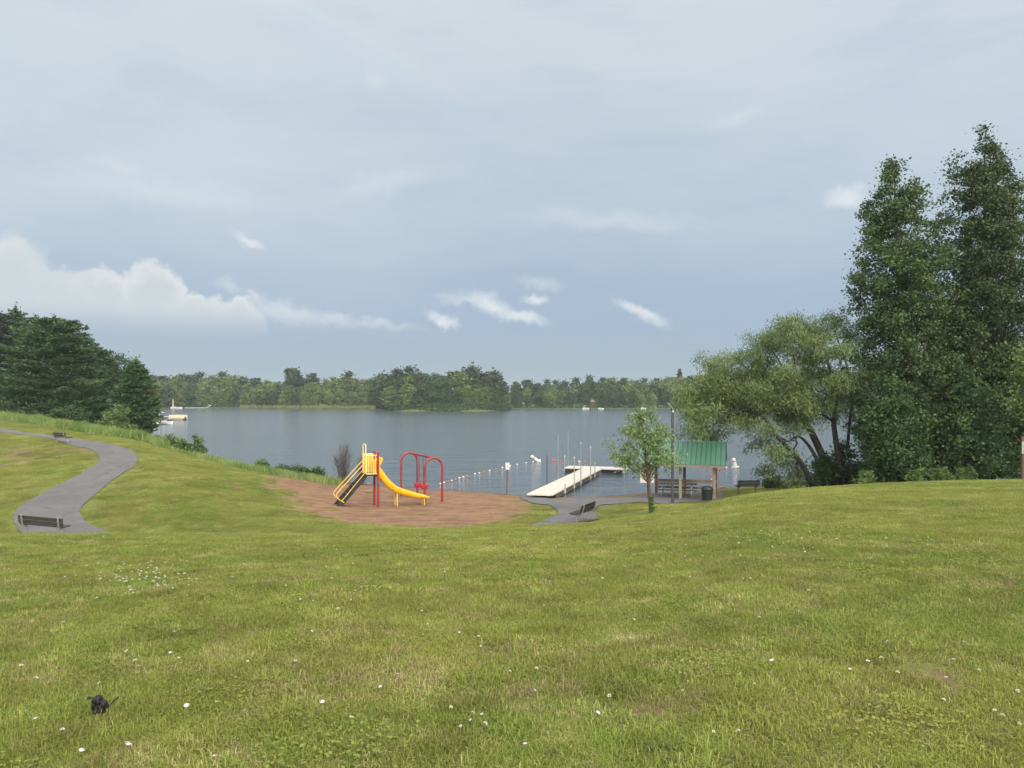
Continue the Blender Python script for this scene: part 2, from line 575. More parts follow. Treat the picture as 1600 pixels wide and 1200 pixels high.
def leaf_mat(name, a, b_, c, trans=0.25, rough=0.55, patch=0.35):
    """leaves: colour varies leaf by leaf (the tint attribute) and clump by clump"""
    m, nt, b = base_mat(name)
    t = new(nt, 'ShaderNodeAttribute', attribute_name='tint').outputs['Fac']
    oi = nt.nodes.new('ShaderNodeObjectInfo').outputs['Random']
    co = nt.nodes.new('ShaderNodeTexCoord').outputs['Object']
    n = noise(nt, co, patch, 3, 0.6)
    cc = mixc(nt, sstep(nt, t, 0.05, 0.95), a, b_)
    cc = mixc(nt, mth(nt, 'MULTIPLY', sstep(nt, n, 0.45, 0.7), 0.6), cc, c)
    hsv = new(nt, 'ShaderNodeHueSaturation', {'Color': cc, 'Hue': mth(nt, 'ADD', 0.496, mth(nt, 'MULTIPLY', oi, 0.010)),
                                              'Value': mth(nt, 'ADD', 0.88, mth(nt, 'MULTIPLY', oi, 0.26))})
    nt.links.new(hsv.outputs[0], b.inputs['Base Color'])
    b.inputs['Roughness'].default_value = rough
    b.inputs['Specular IOR Level'].default_value = 0.25
    tr = new(nt, 'ShaderNodeBsdfTranslucent', {'Color': hsv.outputs[0]})
    mx = new(nt, 'ShaderNodeMixShader', {0: trans, 1: b.outputs[0], 2: tr.outputs[0]})
    nt.links.new(mx.outputs[0], nt.nodes['Material Output'].inputs[0])
    return m


M = {}
M['yellow'] = simple('yellow_plastic', (0.80, 0.42, 0.012), 0.4, var=0.08, dirt=(0.45, 0.25, 0.03), dirt_amt=0.25)
M['yellow_paint'] = simple('yellow_paint', (0.78, 0.50, 0.08), 0.45, var=0.1)
M['pale_yellow'] = simple('faded_yellow_paint', (0.80, 0.66, 0.30), 0.5, var=0.1)
M['red'] = simple('red_paint', (0.27, 0.026, 0.030), 0.42, var=0.15, dirt=(0.40, 0.10, 0.08), dirt_amt=0.4)
M['seat_red'] = simple('red_rubber', (0.50, 0.04, 0.055), 0.5, var=0.1)
M['black'] = simple('black_rubber', (0.018, 0.018, 0.019), 0.6, var=0.3, dirt=(0.06, 0.05, 0.045), dirt_amt=0.5)
M['chain'] = simple('chain_steel', (0.05, 0.05, 0.05), 0.45, 0.7)
M['galv'] = simple('galvanised_steel', (0.42, 0.43, 0.43), 0.42, 0.75, var=0.15)
M['galv_dull'] = simple('dull_grey_tube', (0.33, 0.33, 0.31), 0.55, 0.3, var=0.2)
M['bench_board'] = wood('weathered_dark_boards', (0.022, 0.020, 0.017), (0.060, 0.055, 0.047))
M['bench_black'] = wood('dark_stained_boards', (0.012, 0.012, 0.011), (0.032, 0.032, 0.029))
M['dark_metal'] = simple('dark_bronze_metal', (0.045, 0.043, 0.042), 0.5, 0.3, var=0.2)
M['lamp_pole'] = simple('grey_brown_pole', (0.060, 0.054, 0.052), 0.55, 0.2, var=0.15)
M['white'] = simple('white_paint', (0.62, 0.61, 0.58), 0.5, var=0.05, dirt=(0.5, 0.48, 0.42), dirt_amt=0.3)
M['cream'] = simple('cream_vinyl', (0.68, 0.58, 0.36), 0.5, var=0.08)
M['board_white'] = simple('pale_board', (0.55, 0.52, 0.44), 0.6, var=0.05)
M['deck'] = None
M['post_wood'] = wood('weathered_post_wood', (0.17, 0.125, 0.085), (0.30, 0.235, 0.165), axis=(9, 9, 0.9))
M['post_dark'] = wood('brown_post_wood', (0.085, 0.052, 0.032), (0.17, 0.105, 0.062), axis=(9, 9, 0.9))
M['rail_wood'] = wood('weathered_rail_wood', (0.14, 0.105, 0.075), (0.25, 0.195, 0.145), axis=(0.9, 9, 9))
M['bark_dark'] = wood('dark_bark', (0.020, 0.017, 0.014), (0.060, 0.050, 0.040), 0.9, axis=(7, 7, 1.6), bump=0.8)
M['bark_brown'] = wood('brown_bark', (0.050, 0.036, 0.026), (0.11, 0.082, 0.060), 0.9, axis=(7, 7, 1.6), bump=0.8)
M['bark_pale'] = wood('pale_birch_bark', (0.30, 0.28, 0.23), (0.50, 0.47, 0.40), 0.8, axis=(3, 3, 6), bump=0.3)
M['twig'] = wood('grey_dead_twigs', (0.050, 0.043, 0.040), (0.13, 0.112, 0.104), 0.9, axis=(5, 5, 2))
M['bin'] = simple('dark_green_bin_plastic', (0.016, 0.020, 0.019), 0.5, var=0.2)
M['mark'] = simple('faded_ink', (0.16, 0.18, 0.15), 0.7, var=0.3)
M['rope'] = simple('pale_rope', (0.24, 0.22, 0.19), 0.8)
M['float_red'] = simple('red_float', (0.60, 0.12, 0.06), 0.5, var=0.1)
M['rock'] = simple('shore_rock', (0.16, 0.15, 0.14), 0.9, var=0.35, bump=0.6, bscale=6)

M['grass_leaf'] = None
LF = {
    'poplar': leaf_mat('poplar_leaf', (0.034, 0.068, 0.027), (0.100, 0.145, 0.052), (0.060, 0.102, 0.038)),
    'maple': leaf_mat('maple_leaf', (0.032, 0.070, 0.025), (0.088, 0.140, 0.046), (0.056, 0.102, 0.035)),
    'willow': leaf_mat('willow_leaf', (0.092, 0.148, 0.046), (0.220, 0.285, 0.105), (0.165, 0.220, 0.072), patch=0.3),
    'sapling': leaf_mat('sapling_leaf', (0.075, 0.130, 0.036), (0.215, 0.275, 0.090), (0.15, 0.20, 0.06), patch=0.7),
    'pine': leaf_mat('pine_needle', (0.038, 0.082, 0.036), (0.100, 0.160, 0.062), (0.064, 0.115, 0.046), 0.15, 0.7),
    'pine_dark': leaf_mat('dark_pine_needle', (0.022, 0.036, 0.026), (0.050, 0.066, 0.042), (0.038, 0.044, 0.034), 0.1, 0.7),
    'shrub': leaf_mat('shrub_leaf', (0.070, 0.120, 0.034), (0.165, 0.235, 0.070), (0.115, 0.160, 0.048), patch=0.8),
    'shrub_dark': leaf_mat('dark_shrub_leaf', (0.026, 0.058, 0.022), (0.074, 0.122, 0.040), (0.046, 0.084, 0.030), patch=0.8),
    'far_leaf': leaf_mat('far_broadleaf', (0.080, 0.128, 0.040), (0.175, 0.225, 0.072), (0.125, 0.160, 0.052), 0.2, 0.7, 0.15),  # brighter green: the far wood's sunlight is put into the leaf colour
    'far_dark': leaf_mat('far_dark_broadleaf', (0.030, 0.066, 0.028), (0.078, 0.122, 0.044), (0.052, 0.088, 0.034), 0.2, 0.7, 0.15),
    'far_pine': leaf_mat('far_pine_needle', (0.026, 0.054, 0.028), (0.066, 0.096, 0.044), (0.044, 0.068, 0.034), 0.1, 0.7, 0.15),
    'birch': leaf_mat('birch_leaf', (0.085, 0.115, 0.030), (0.190, 0.210, 0.060), (0.14, 0.15, 0.04), patch=0.6),
    'tall': leaf_mat('tall_grass_blade', (0.120, 0.190, 0.045), (0.270, 0.330, 0.115), (0.20, 0.25, 0.085), 0.3, 0.6, 0.25),
    'reed': leaf_mat('reed_blade', (0.16, 0.20, 0.06), (0.30, 0.32, 0.11), (0.22, 0.25, 0.08), 0.3, 0.6, 0.1),
}


# ------------------------------------------------------------------ ground outlines (from their edges as seen)
def world_poly(pix):
    return [hit(*p) if len(p) == 2 else at(p[0], p[2]) for p in pix]


PATH_L = [(0, 676), (45, 681), (90, 688), (104, 695), (126, 699), (144, 703), (154, 711), (155, 721), (144, 731), (112, 748), (79, 765), (45, 784),
          (27, 795), (19, 805), (20, 815), (26, 824)]
PATH_R = [(0, 670), (45, 677), (108, 684.5), (157, 691), (191, 699), (209, 706), (216, 716), (209, 729), (187, 743), (157, 766), (135, 784), (125, 795),
          (125, 805), (135, 818), (153, 827)]
pl = [Vector((hit(0, 676).x - 12, hit(0, 676).y + 3, 0))] + [hit(*p) for p in PATH_L] + [at(60, 29.6), at(140, 28.6), at(300, 27.6), at(500, 27.2), at(700, 26.8), at(800, 27.2), at(850, 29.6)]
pr = [Vector((hit(0, 670).x - 12, hit(0, 670).y + 3.5, 0))] + [hit(*p) for p in PATH_R] + [at(185, 30.8), at(230, 30.2), at(330, 29.8), at(500, 29.4), at(690, 28.8), at(770, 29.0), at(826, 31.2)]


def resample(pts, n):
    p = np.array([(q[0], q[1]) for q in smooth_path([Vector((a[0], a[1], 0)) for a in pts], 8)])
    s = np.concatenate([[0], np.cumsum(np.hypot(*(p[1:] - p[:-1]).T))])
    t = np.linspace(0, s[-1], n)
    return np.stack([np.interp(t, s, p[:, 0]), np.interp(t, s, p[:, 1])], 1)


def pair_nodes(a, b, n):
    """walk both edges together node group by node group so that the strip does not shear"""
    return resample(a, n), resample(b, n)


path_a, path_b = [gsm(e_, 3.0, 0) for e_ in pair_nodes(pl, pr, 260)]
ASPH = [(812, 775.5), (815, 781), (832, 787), (856, 790), (868, 795), (871, 801), (868, 806), (856, 811), (841, 817), (826, 823), (850, 0, 31.6), (905, 0, 32.0),
        (935, 0, 33.8), (929, 796), (940, 790), (1000, 785), (1040, 788), (1075, 0, 42.6), (1118, 0, 42.4), (1135, 0, 44.0), (1128, 0, 49.4),
        (1040, 0, 49.2), (1000, 776), (940, 780), (910, 780), (865, 781), (851, 778)]
asph = np.array([(p.x, p.y) for p in world_poly(ASPH)])
SAND = [(418, 741), (470, 739), (520, 751), (545, 0, 56.5), (600, 0, 56), (650, 0, 55.5), (750, 0, 54), (830, 0, 51), (920, 0, 49.5), (1000, 0, 52), (1030, 0, 52), (1020, 772), (945, 779), (905, 781), (875, 781), (866, 780),
        (850, 777), (812, 776), (816, 783), (838, 790), (836, 800), (815, 809), (770, 820), (730, 824.5), (660, 825), (590, 821), (530, 815), (490, 806), (465, 797), (448, 778), (440, 764), (400, 760), (415, 752)]
sand = np.array([(p.x, p.y) for p in world_poly(SAND)])


def poly_sd(poly, X, Y):
    """signed distance to a polygon outline, positive inside"""
    d = np.full(X.shape, 1e9)
    inside = np.zeros(X.shape, bool)
    n = len(poly)
    for i in range(n):
        ax, ay = poly[i]
        bx, by = poly[(i + 1) % n]
        ex, ey = bx - ax, by - ay
        t = np.clip(((X - ax) * ex + (Y - ay) * ey) / (ex * ex + ey * ey + 1e-12), 0, 1)
        d = np.minimum(d, np.hypot(X - ax - t * ex, Y - ay - t * ey))
        c = ((ay > Y) != (by > Y)) & (X < ex * (Y - ay) / (ey if abs(ey) > 1e-12 else 1e-12) + ax)
        inside ^= c
    return np.where(inside, d, -d)


path_poly = np.concatenate([path_a, path_b[::-1]])

# bare earth worn into the lawn: (u, v or depth, radius across, radius along view, amount)
BARE = [(40, 706, 5.0, 4.5, 0.95), (15, 722, 3.5, 3.0, 0.75), (1052, 1103, 0.34, 0.22, 1.0), (1515, 1068, 0.45, 0.25, 1.0), (1300, 1055, 0.28, 0.2, 0.7),
        (1330, 1102, 0.36, 0.22, 0.8), (1570, 1085, 0.35, 0.2, 0.9), (900, 1010, .8, .4, .5), (450, 930, 1.2, .5, .45), (300, 1140, 0.3, 0.2, 0.45), (560, 850, 1.6, 0.5, 0.5), (720, 862, 1.2, 0.6, 0.35), (170, 1080, 0.3, 0.15, 0.5),
        (1290, 955, 0.9, 0.35, 0.4), (330, 745, 1.5, 2.0, 0.3), (355, 752, 1.2, 1.0, 0.5), (240, 735, 0.8, 4.0, 0.3), (560, 1150, 0.3, 0.2, 0.4)]
bare_w = [(hit(u, v), a, b, k) for u, v, a, b, k in BARE]


def bare_at(X, Y, grow=0.0):
    r = np.zeros(X.shape)
    for p, a, b, k in bare_w:
        r = np.maximum(r, k * np.exp(-(((X - p.x) / (a + grow)) ** 2 + ((Y - p.y) / (b + grow)) ** 2)))
    return r


# ------------------------------------------------------------------ ground
def axis_pts(core0, core1, step, lo, hi, g=1.12):
    a = list(np.arange(core0, core1 + 1e-6, step))
    s = step
    while a[-1] < hi:
        s *= g
        a.append(min(a[-1] + s, hi))
    s = step
    while a[0] > lo:
        s *= g
        a.insert(0, max(a[0] - s, lo))
    return np.array(a)


gx = axis_pts(-46, 34, 0.28, -420, 420)
gy = np.concatenate([axis_pts(2, 62, 0.28, -120, 62)[:-1], np.arange(62, 110, 0.6), np.arange(110, 236, 1.5)])
GX, GY = np.meshgrid(gx, gy)
GZ = terrain(GX, GY)
nx, ny = len(gx), len(gy)
ii = (np.arange(ny - 1)[:, None] * nx + np.arange(nx - 1)[None, :]).ravel()
gq = np.stack([ii, ii + 1, ii + nx + 1, ii + nx], 1)
sd_s = poly_sd(sand, GX.ravel(), GY.ravel())
gm = np_mesh('ground', np.stack([GX.ravel(), GY.ravel(), GZ.ravel()], 1), gq, attrs={
    'sand': np.clip(0.5 + sd_s / 5.0, 0, 1), 'bare': bare_at(GX.ravel(), GY.ravel())}, smooth=True)

gmat, nt, b = base_mat('lawn_and_beach')
pos = nt.nodes.new('ShaderNodeNewGeometry').outputs['Position']
a_s = new(nt, 'ShaderNodeAttribute', attribute_name='sand').outputs['Fac']
a_b = new(nt, 'ShaderNodeAttribute', attribute_name='bare').outputs['Fac']
n1 = noise(nt, pos, 0.22, 5, 0.6)
n2 = noise(nt, pos, 1.7, 6, 0.65)
n3 = noise(nt, pos, 22.0, 4, 0.7)
n4 = noise(nt, pos, 6.0, 5, 0.7)
gcol = mixc(nt, sstep(nt, n2, 0.36, 0.64), (0.112, 0.138, 0.032), (0.195, 0.200, 0.056))
gcol = mixc(nt, mth(nt, 'MULTIPLY', sstep(nt, n1, 0.42, 0.64), 0.75), gcol, (0.155, 0.172, 0.042))
gcol = mixc(nt, mth(nt, 'MULTIPLY', sstep(nt, n4, 0.52, 0.70), 0.55), gcol, (0.21, 0.175, 0.090))
gcol = mixc(nt, mth(nt, 'MULTIPLY', sstep(nt, n3, 0.40, 0.66), 0.45), gcol, (0.040, 0.055, 0.020))
bm_ = sstep(nt, mth(nt, 'ADD', a_b, mth(nt, 'MULTIPLY', mth(nt, 'SUBTRACT', n4, 0.5), 1.3)), 0.30, 0.62)
gcol = mixc(nt, mth(nt, 'MULTIPLY', bm_, 0.8), gcol, mixc(nt, n3, (0.135, 0.085, 0.050), (0.20, 0.14, 0.085)))
# beach: red-brown sand with damp and trampled patches
sn = noise(nt, vscale(nt, pos, (0.8, 1.5, 1.0)), 1.1, 6, 0.65)
scol = mixc(nt, sstep(nt, sn, 0.35, 0.62), (0.165, 0.098, 0.059), (0.262, 0.160, 0.099))
scol = mixc(nt, mth(nt, 'MULTIPLY', sstep(nt, n4, 0.53, 0.66), 0.7), scol, (0.100, 0.066, 0.045))
pz = new(nt, 'ShaderNodeSeparateXYZ', {0: pos}).outputs[2]
scol = mixc(nt, mth(nt, 'MULTIPLY', sstep(nt, pz, 0.13, 0.02), 0.6), scol, (0.105, 0.080, 0.062))
nedge = noise(nt, vscale(nt, pos, (0.6, 1.0, 1.0)), 0.9, 7, 0.7)
smask = sstep(nt, mth(nt, 'ADD', a_s, mth(nt, 'MULTIPLY', mth(nt, 'SUBTRACT', nedge, 0.5), 2.3)), 0.44, 0.56)
gcol = mixc(nt, smask, gcol, scol)
nt.links.new(gcol, b.inputs['Base Color'])
b.inputs['Roughness'].default_value = 0.95
b.inputs['Specular IOR Level'].default_value = 0.1
bp = new(nt, 'ShaderNodeBump', {'Strength': 0.7, 'Distance': 0.05, 'Height': mth(nt, 'ADD', n3, mth(nt, 'MULTIPLY', n4, 1.5))})
nt.links.new(bp.outputs[0], b.inputs['Normal'])
ground = tag(obj('ground', gm, gmat), kind='structure')

# lake
lm, nt, b = base_mat('lake_water')
pos = nt.nodes.new('ShaderNodeNewGeometry').outputs['Position']
wv1 = noise(nt, vscale(nt, pos, (0.55, 1.25, 1.0)), 1.6, 4, 0.6, 0.3)
wv2 = noise(nt, vscale(nt, pos, (0.5, 1.2, 1.0)), 0.33, 4, 0.55)
wv3 = noise(nt, vscale(nt, pos, (0.006, 0.03, 1.0)), 1.0, 4, 0.6)
hgt = mth(nt, 'ADD', mth(nt, 'MULTIPLY', wv1, 0.5), mth(nt, 'MULTIPLY', wv2, 1.2))
bp = new(nt, 'ShaderNodeBump', {'Strength': mth(nt, 'ADD', 0.42, mth(nt, 'MULTIPLY', wv3, 0.45)), 'Distance': 0.28, 'Height': hgt})
nt.links.new(bp.outputs[0], b.inputs['Normal'])
b.inputs['Base Color'].default_value = (0.068, 0.088, 0.106, 1)
b.inputs['Roughness'].default_value = 0.12
b.inputs['IOR'].default_value = 1.33
b.inputs['Specular IOR Level'].default_value = 0.5
wx = np.array([-4000, -400, 400, 4000.0])
wy = np.array([20, 400, 800, 4200.0])
WX, WY = np.meshgrid(wx, wy)
q = (np.arange(3)[:, None] * 4 + np.arange(3)[None, :]).ravel()
lake = tag(obj('lake_water', np_mesh('lake_water', np.stack([WX.ravel(), WY.ravel(), np.zeros(16)], 1), np.stack([q, q + 1, q + 5, q + 4], 1)), lm), kind='structure')

# asphalt path (sheet 3 cm above the lawn) and the paved area by the shelter
am, nt, b = base_mat('faded_asphalt')
pos = nt.nodes.new('ShaderNodeNewGeometry').outputs['Position']
n1 = noise(nt, pos, 0.5, 6, 0.65)
n2 = noise(nt, pos, 14.0, 5, 0.7)
n3 = noise(nt, pos, 90.0, 2, 0.5)
ac = mixc(nt, sstep(nt, n1, 0.3, 0.7), (0.084, 0.080, 0.080), (0.122, 0.117, 0.116))
ac = mixc(nt, mth(nt, 'MULTIPLY', sstep(nt, n2, 0.5, 0.72), 0.5), ac, (0.070, 0.065, 0.066))
ac = mixc(nt, mth(nt, 'MULTIPLY', sstep(nt, n3, 0.5, 0.7), 0.3), ac, (0.21, 0.20, 0.19))
vor = new(nt, 'ShaderNodeTexVoronoi', {'Vector': new(nt, 'ShaderNodeVectorMath', {0: pos, 1: vscale(nt, noise(nt, pos, 1.1, 4, .6, out=1), (.9, .9, .9))}, operation='ADD').outputs[0], 'Scale': 0.42}, feature='DISTANCE_TO_EDGE')
crack = mth(nt, 'MULTIPLY', sstep(nt, vor.outputs['Distance'], 0.022, 0.006), sstep(nt, n1, 0.47, 0.56))
ac = mixc(nt, mth(nt, 'MULTIPLY', crack, 0.75), ac, (0.030, 0.029, 0.027))
st = noise(nt, pos, 1.6, 5, 0.6)
ac = mixc(nt, mth(nt, 'MULTIPLY', sstep(nt, st, 0.54, 0.68), 0.45), ac, (0.062, 0.058, 0.056))
nt.links.new(ac, b.inputs['Base Color'])
b.inputs['Roughness'].default_value = 0.85
bp = new(nt, 'ShaderNodeBump', {'Strength': 0.5, 'Distance': 0.01, 'Height': n3})
nt.links.new(bp.outputs[0], b.inputs['Normal'])

nseg = 9
rng = np.random.default_rng(5)
V = []
for i in range(len(path_a)):
    wob = 0.025 * np.sin(i * 0.23) + 0.02 * np.sin(i * 0.61 + 1) + rng.normal(0, 0.012)
    for k in range(nseg + 1):
        t = k / nseg
        x, y = path_a[i] * (1 - t) + path_b[i] * t
        e = 0.0 if 0 < k < nseg else wob
        V.append((x + e, y + e * 0.5, 0))
V = np.array(V)
V[:, 2] = terrain(V[:, 0], V[:, 1]) + 0.03
i0 = (np.arange(len(path_a) - 1)[:, None] * (nseg + 1) + np.arange(nseg)[None, :]).ravel()
tag(obj('path', np_mesh('path', V, np.stack([i0, i0 + 1, i0 + nseg + 2, i0 + nseg + 1], 1), smooth=True), am), kind='structure')

ax_ = np.arange(asph[:, 0].min(), asph[:, 0].max(), 0.1)
ay_ = np.arange(asph[:, 1].min(), asph[:, 1].max(), 0.1)
AX, AY = np.meshgrid(ax_, ay_)
sdA = poly_sd(asph, AX.ravel(), AY.ravel()).reshape(AX.shape)
ok = sdA > -0.03 + 0.05 * np.sin(AX * 1.1 + 2 * np.sin(AY * 1.3))
cell = ok[:-1, :-1] & ok[1:, :-1] & ok[:-1, 1:] & ok[1:, 1:]
jj, kk = np.nonzero(cell)
w_ = len(ax_)
q = np.stack([jj * w_ + kk, jj * w_ + kk + 1, (jj + 1) * w_ + kk + 1, (jj + 1) * w_ + kk], 1)
used, inv = np.unique(q, return_inverse=True)
VA = np.stack([AX.ravel(), AY.ravel(), terrain(AX.ravel(), AY.ravel()) + 0.036], 1)[used]
tag(obj('pavement', np_mesh('pavement', VA, inv.reshape(-1, 4), smooth=True), am), kind='structure')


# ------------------------------------------------------------------ grass (stuff, instanced tufts)
def blade_patch(name, n, rad, h, w, seed, lean=0.5, flat=0.0):
    r = np.random.default_rng(seed)
    a, q = r.uniform(0, 2 * np.pi, n), rad * np.sqrt(r.uniform(0, 1, n))
    cx, cy = q * np.cos(a), q * np.sin(a)
    # blades bunch into tussocks
    tx, ty = r.uniform(-rad, rad, (2, max(6, n // 40)))
    pick = r.integers(0, len(tx), n)
    mixf = r.uniform(0, 0.55, n)
    cx, cy = cx * (1 - mixf) + tx[pick] * mixf, cy * (1 - mixf) + ty[pick] * mixf
    hh = r.uniform(h[0], h[1], n) * (0.75 + 0.5 * r.random(n)) * (0.8 + 0.5 * r.random(len(tx)))[pick]
    ww = r.uniform(w[0], w[1], n)
    d = r.uniform(0, 2 * np.pi, n)
    ln = np.abs(r.normal(0, lean, n)) + flat
    sx, sy = -np.sin(d) * ww / 2, np.cos(d) * ww / 2
    lx, ly = np.cos(d), np.sin(d)
    z0 = np.full(n, -0.02)
    mx_, my_, mz = cx + lx * ln * hh * 0.35, cy + ly * ln * hh * 0.35, hh * 0.6
    px, py, pz_ = cx + lx * ln * hh, cy + ly * ln * hh, hh * np.clip(1.05 - 0.35 * ln, 0.3, 1)
    V = np.stack([np.stack([cx - sx, cy - sy, z0], 1), np.stack([cx + sx, cy + sy, z0], 1), np.stack([mx_ + sx * .8, my_ + sy * .8, mz], 1),
                  np.stack([mx_ - sx * .8, my_ - sy * .8, mz], 1), np.stack([px, py, pz_], 1)], 1).reshape(-1, 3)
    i = np.arange(n) * 5
    tint = np.repeat(np.clip(r.beta(1.1, 1.1, n), 0, 1), 5)
    me = np_mesh(name, V, np.stack([i, i + 1, i + 2, i + 3], 1), np.stack([i + 3, i + 2, i + 4], 1), {'tint': tint})
    return me


def clover_patch(name, n, rad, seed, size=(0.012, 0.022)):
    r = np.random.default_rng(seed)
    c = np.stack([r.normal(0, rad * .5, n), r.normal(0, rad * .5, n), r.uniform(0.012, 0.045, n)], 1)
    d = r.normal(0, 1, (n, 3)); d[:, 2] *= 0.25
    d /= np.linalg.norm(d, axis=1)[:, None]
    u = np.cross(d, np.array([0, 0, 1.0]) + r.normal(0, .35, (n, 3)))
    u /= np.linalg.norm(u, axis=1)[:, None]
    l = r.uniform(size[0], size[1], n)[:, None]
    V = np.stack([c - d * l * .5, c + u * l * .42, c + d * l * .5, c - u * l * .42], 1).reshape(-1, 3)
    i = np.arange(n) * 4
    return np_mesh(name, V, np.stack([i, i + 1, i + 2, i + 3], 1), attrs={'tint': np.repeat(r.random(n) * 0.5, 4)})


gl, nt, b = base_mat('grass_blades')
t = new(nt, 'ShaderNodeAttribute', attribute_name='tint').outputs['Fac']
pos = nt.nodes.new('ShaderNodeNewGeometry').outputs['Position']
n1 = noise(nt, pos, 0.30, 5, 0.62)
n2 = noise(nt, pos, 1.6, 5, 0.62)
n3 = noise(nt, pos, 5.5, 3, 0.6)
oi = nt.nodes.new('ShaderNodeObjectInfo').outputs['Random']
straw = mth(nt, 'ADD', t, mth(nt, 'MULTIPLY', mth(nt, 'SUBTRACT', n2, 0.5), 1.7))
straw = mth(nt, 'ADD', straw, mth(nt, 'MULTIPLY', mth(nt, 'SUBTRACT', n3, 0.5), 1.3))
straw = mth(nt, 'ADD', straw, mth(nt, 'MULTIPLY', mth(nt, 'SUBTRACT', oi, 0.5), 0.5))
green = mixc(nt, sstep(nt, n1, 0.28, 0.72), (0.172, 0.236, 0.040), (0.282, 0.306, 0.066))
green = mixc(nt, mth(nt, 'MULTIPLY', sstep(nt, n3, 0.55, 0.75), 0.6), green, (0.098, 0.178, 0.040))
gc = mixc(nt, sstep(nt, straw, 0.52, 1.1), green, (0.390, 0.345, 0.125))
gc = mixc(nt, sstep(nt, straw, 0.98, 1.30), gc, (0.46, 0.37, 0.21))
gv = mth(nt, 'FRACT', mth(nt, 'MULTIPLY', oi, 7.31))
gc = new(nt, 'ShaderNodeHueSaturation', {'Color': gc, 'Hue': mth(nt, 'ADD', 0.488, mth(nt, 'MULTIPLY', gv, 0.024)), 'Value': mth(nt, 'ADD', 0.70, mth(nt, 'MULTIPLY', gv, 0.50))}).outputs[0]
nt.links.new(gc, b.inputs['Base Color'])
b.inputs['Roughness'].default_value = 0.6
b.inputs['Specular IOR Level'].default_value = 0.2
tr = new(nt, 'ShaderNodeBsdfTranslucent', {'Color': gc})
mx = new(nt, 'ShaderNodeMixShader', {0: 0.3, 1: b.outputs[0], 2: tr.outputs[0]})
nt.links.new(mx.outputs[0], nt.nodes['Material Output'].inputs[0])
M['grass_leaf'] = gl

patches = []
for k, (n, rad, h, w) in enumerate([(2100, 0.36, (0.015, 0.036), (0.0026, 0.0052)), (2000, 0.36, (0.012, 0.030), (0.003, 0.006)), (700, 0.34, (0.022, 0.055), (0.0024, 0.0045)),
                                    (1500, 0.60, (0.016, 0.036), (0.007, 0.014)), (480, 0.13, (0.016, 0.042), (0.0026, 0.005))]):
    me = blade_patch('grass_tuft', n, rad, h, w, 40 + k, 1.3)
    me.materials.append(gl)
    patches.append(bpy.data.objects.new('grass_tuft', me))
me = clover_patch('clover_leaves', 320, 0.26, 77)
me.materials.append(gl)
patches.append(bpy.data.objects.new('clover_leaves', me))

rng = np.random.default_rng(11)
pts, kinds, scl = [], [], []


def scatter(n, umin, umax, ymin, ymax, kk_, s0, s1, power=1.0):
    Y = np.sqrt(rng.uniform(ymin ** 2, ymax ** 2, n)) if power == 1.0 else ymin + (ymax - ymin) * rng.random(n) ** power
    u = rng.uniform(umin, umax, n)
    pts.append(np.stack([(u - 800) / F * Y, Y], 1))
    kinds.append(rng.choice(kk_, n))
    scl.append(rng.uniform(s0, s1, n))


scatter(2200, -130, 1730, 2.4, 17, [0, 0, 1, 1, 2], 0.75, 1.2)
scatter(4600, -130, 1730, 15, 34, [0, 1, 3, 3], 0.9, 1.2)
scatter(260, -60, 1660, 2.6, 14, [5], 0.7, 1.4)
scatter(2600, -100, 1700, 2.4, 13, [4], 0.7, 1.5)
scatter(2400, -100, 1700, 12, 30, [4], 0.9, 1.5)
scatter(9000, -130, 900, 28, 84, [3], 1.0, 1.5)
scatter(700, 900, 1750, 30, 50, [3], 1.0, 1.4)
gxx, gyy = np.meshgrid(np.arange(-16, 16, 0.27), np.arange(2.3, 17, 0.27))
gxx, gyy = gxx.ravel() + rng.uniform(-.1, .1, gxx.size), gyy.ravel() + rng.uniform(-.1, .1, gxx.size)
k_ = np.abs(gxx) < gyy * 0.78 + 0.3
pts.append(np.stack([gxx, gyy], 1)[k_])
kinds.append(rng.choice([0, 1, 1, 2], k_.sum()))
scl.append(rng.uniform(0.8, 1.15, k_.sum()))
pts, kinds, scl = np.concatenate(pts), np.concatenate(kinds), np.concatenate(scl)
X, Y = pts.T
sdS, sdP, sdA = poly_sd(sand, X, Y), poly_sd(path_poly, X, Y), poly_sd(asph, X, Y)
bz = terrain(X, Y)
bare = bare_at(X, Y, 0.26)
keep = (sdP < np.where(kinds == 3, -0.48, -0.28)) & (sdA < -0.35) & (bz > 0.3) & (rng.random(len(X)) > bare * 0.97)
keep &= (sdS < -0.5) | ((sdS < 0.6) & (rng.random(len(X)) < 0.5)) | (rng.random(len(X)) < 0.035)
near_sand = sdS > -0.5
X, Y, bz, kinds, scl = X[keep], Y[keep], bz[keep], kinds[keep], np.where(near_sand, scl * 0.5, scl)[keep]
e = 0.2
gxn, gyn = (terrain(X + e, Y) - terrain(X - e, Y)) / (2 * e), (terrain(X, Y + e) - terrain(X, Y - e)) / (2 * e)
rots = np.zeros((len(X), 3), np.float32)
for i in range(len(X)):
    nv = Vector((-gxn[i], -gyn[i], 1)).normalized()
    q_ = Vector((0, 0, 1)).rotation_difference(nv)
    rots[i] = (q_.to_matrix() @ Matrix.Rotation(rng.uniform(0, 6.283), 3, 'Z')).to_euler()
pm = bpy.data.meshes.new('lawn_grass')
pm.vertices.add(len(X))
pm.vertices.foreach_set('co', np.stack([X, Y, bz], 1).astype(np.float32).ravel())
for nm, ty, dat in (('rot', 'FLOAT_VECTOR', rots.ravel()), ('scl', 'FLOAT', scl.astype(np.float32)), ('knd', 'INT', kinds.astype(np.int32))):
    at_ = pm.attributes.new(nm, ty, 'POINT')
    at_.data.foreach_set('vector' if ty == 'FLOAT_VECTOR' else 'value', dat)
pm.update()
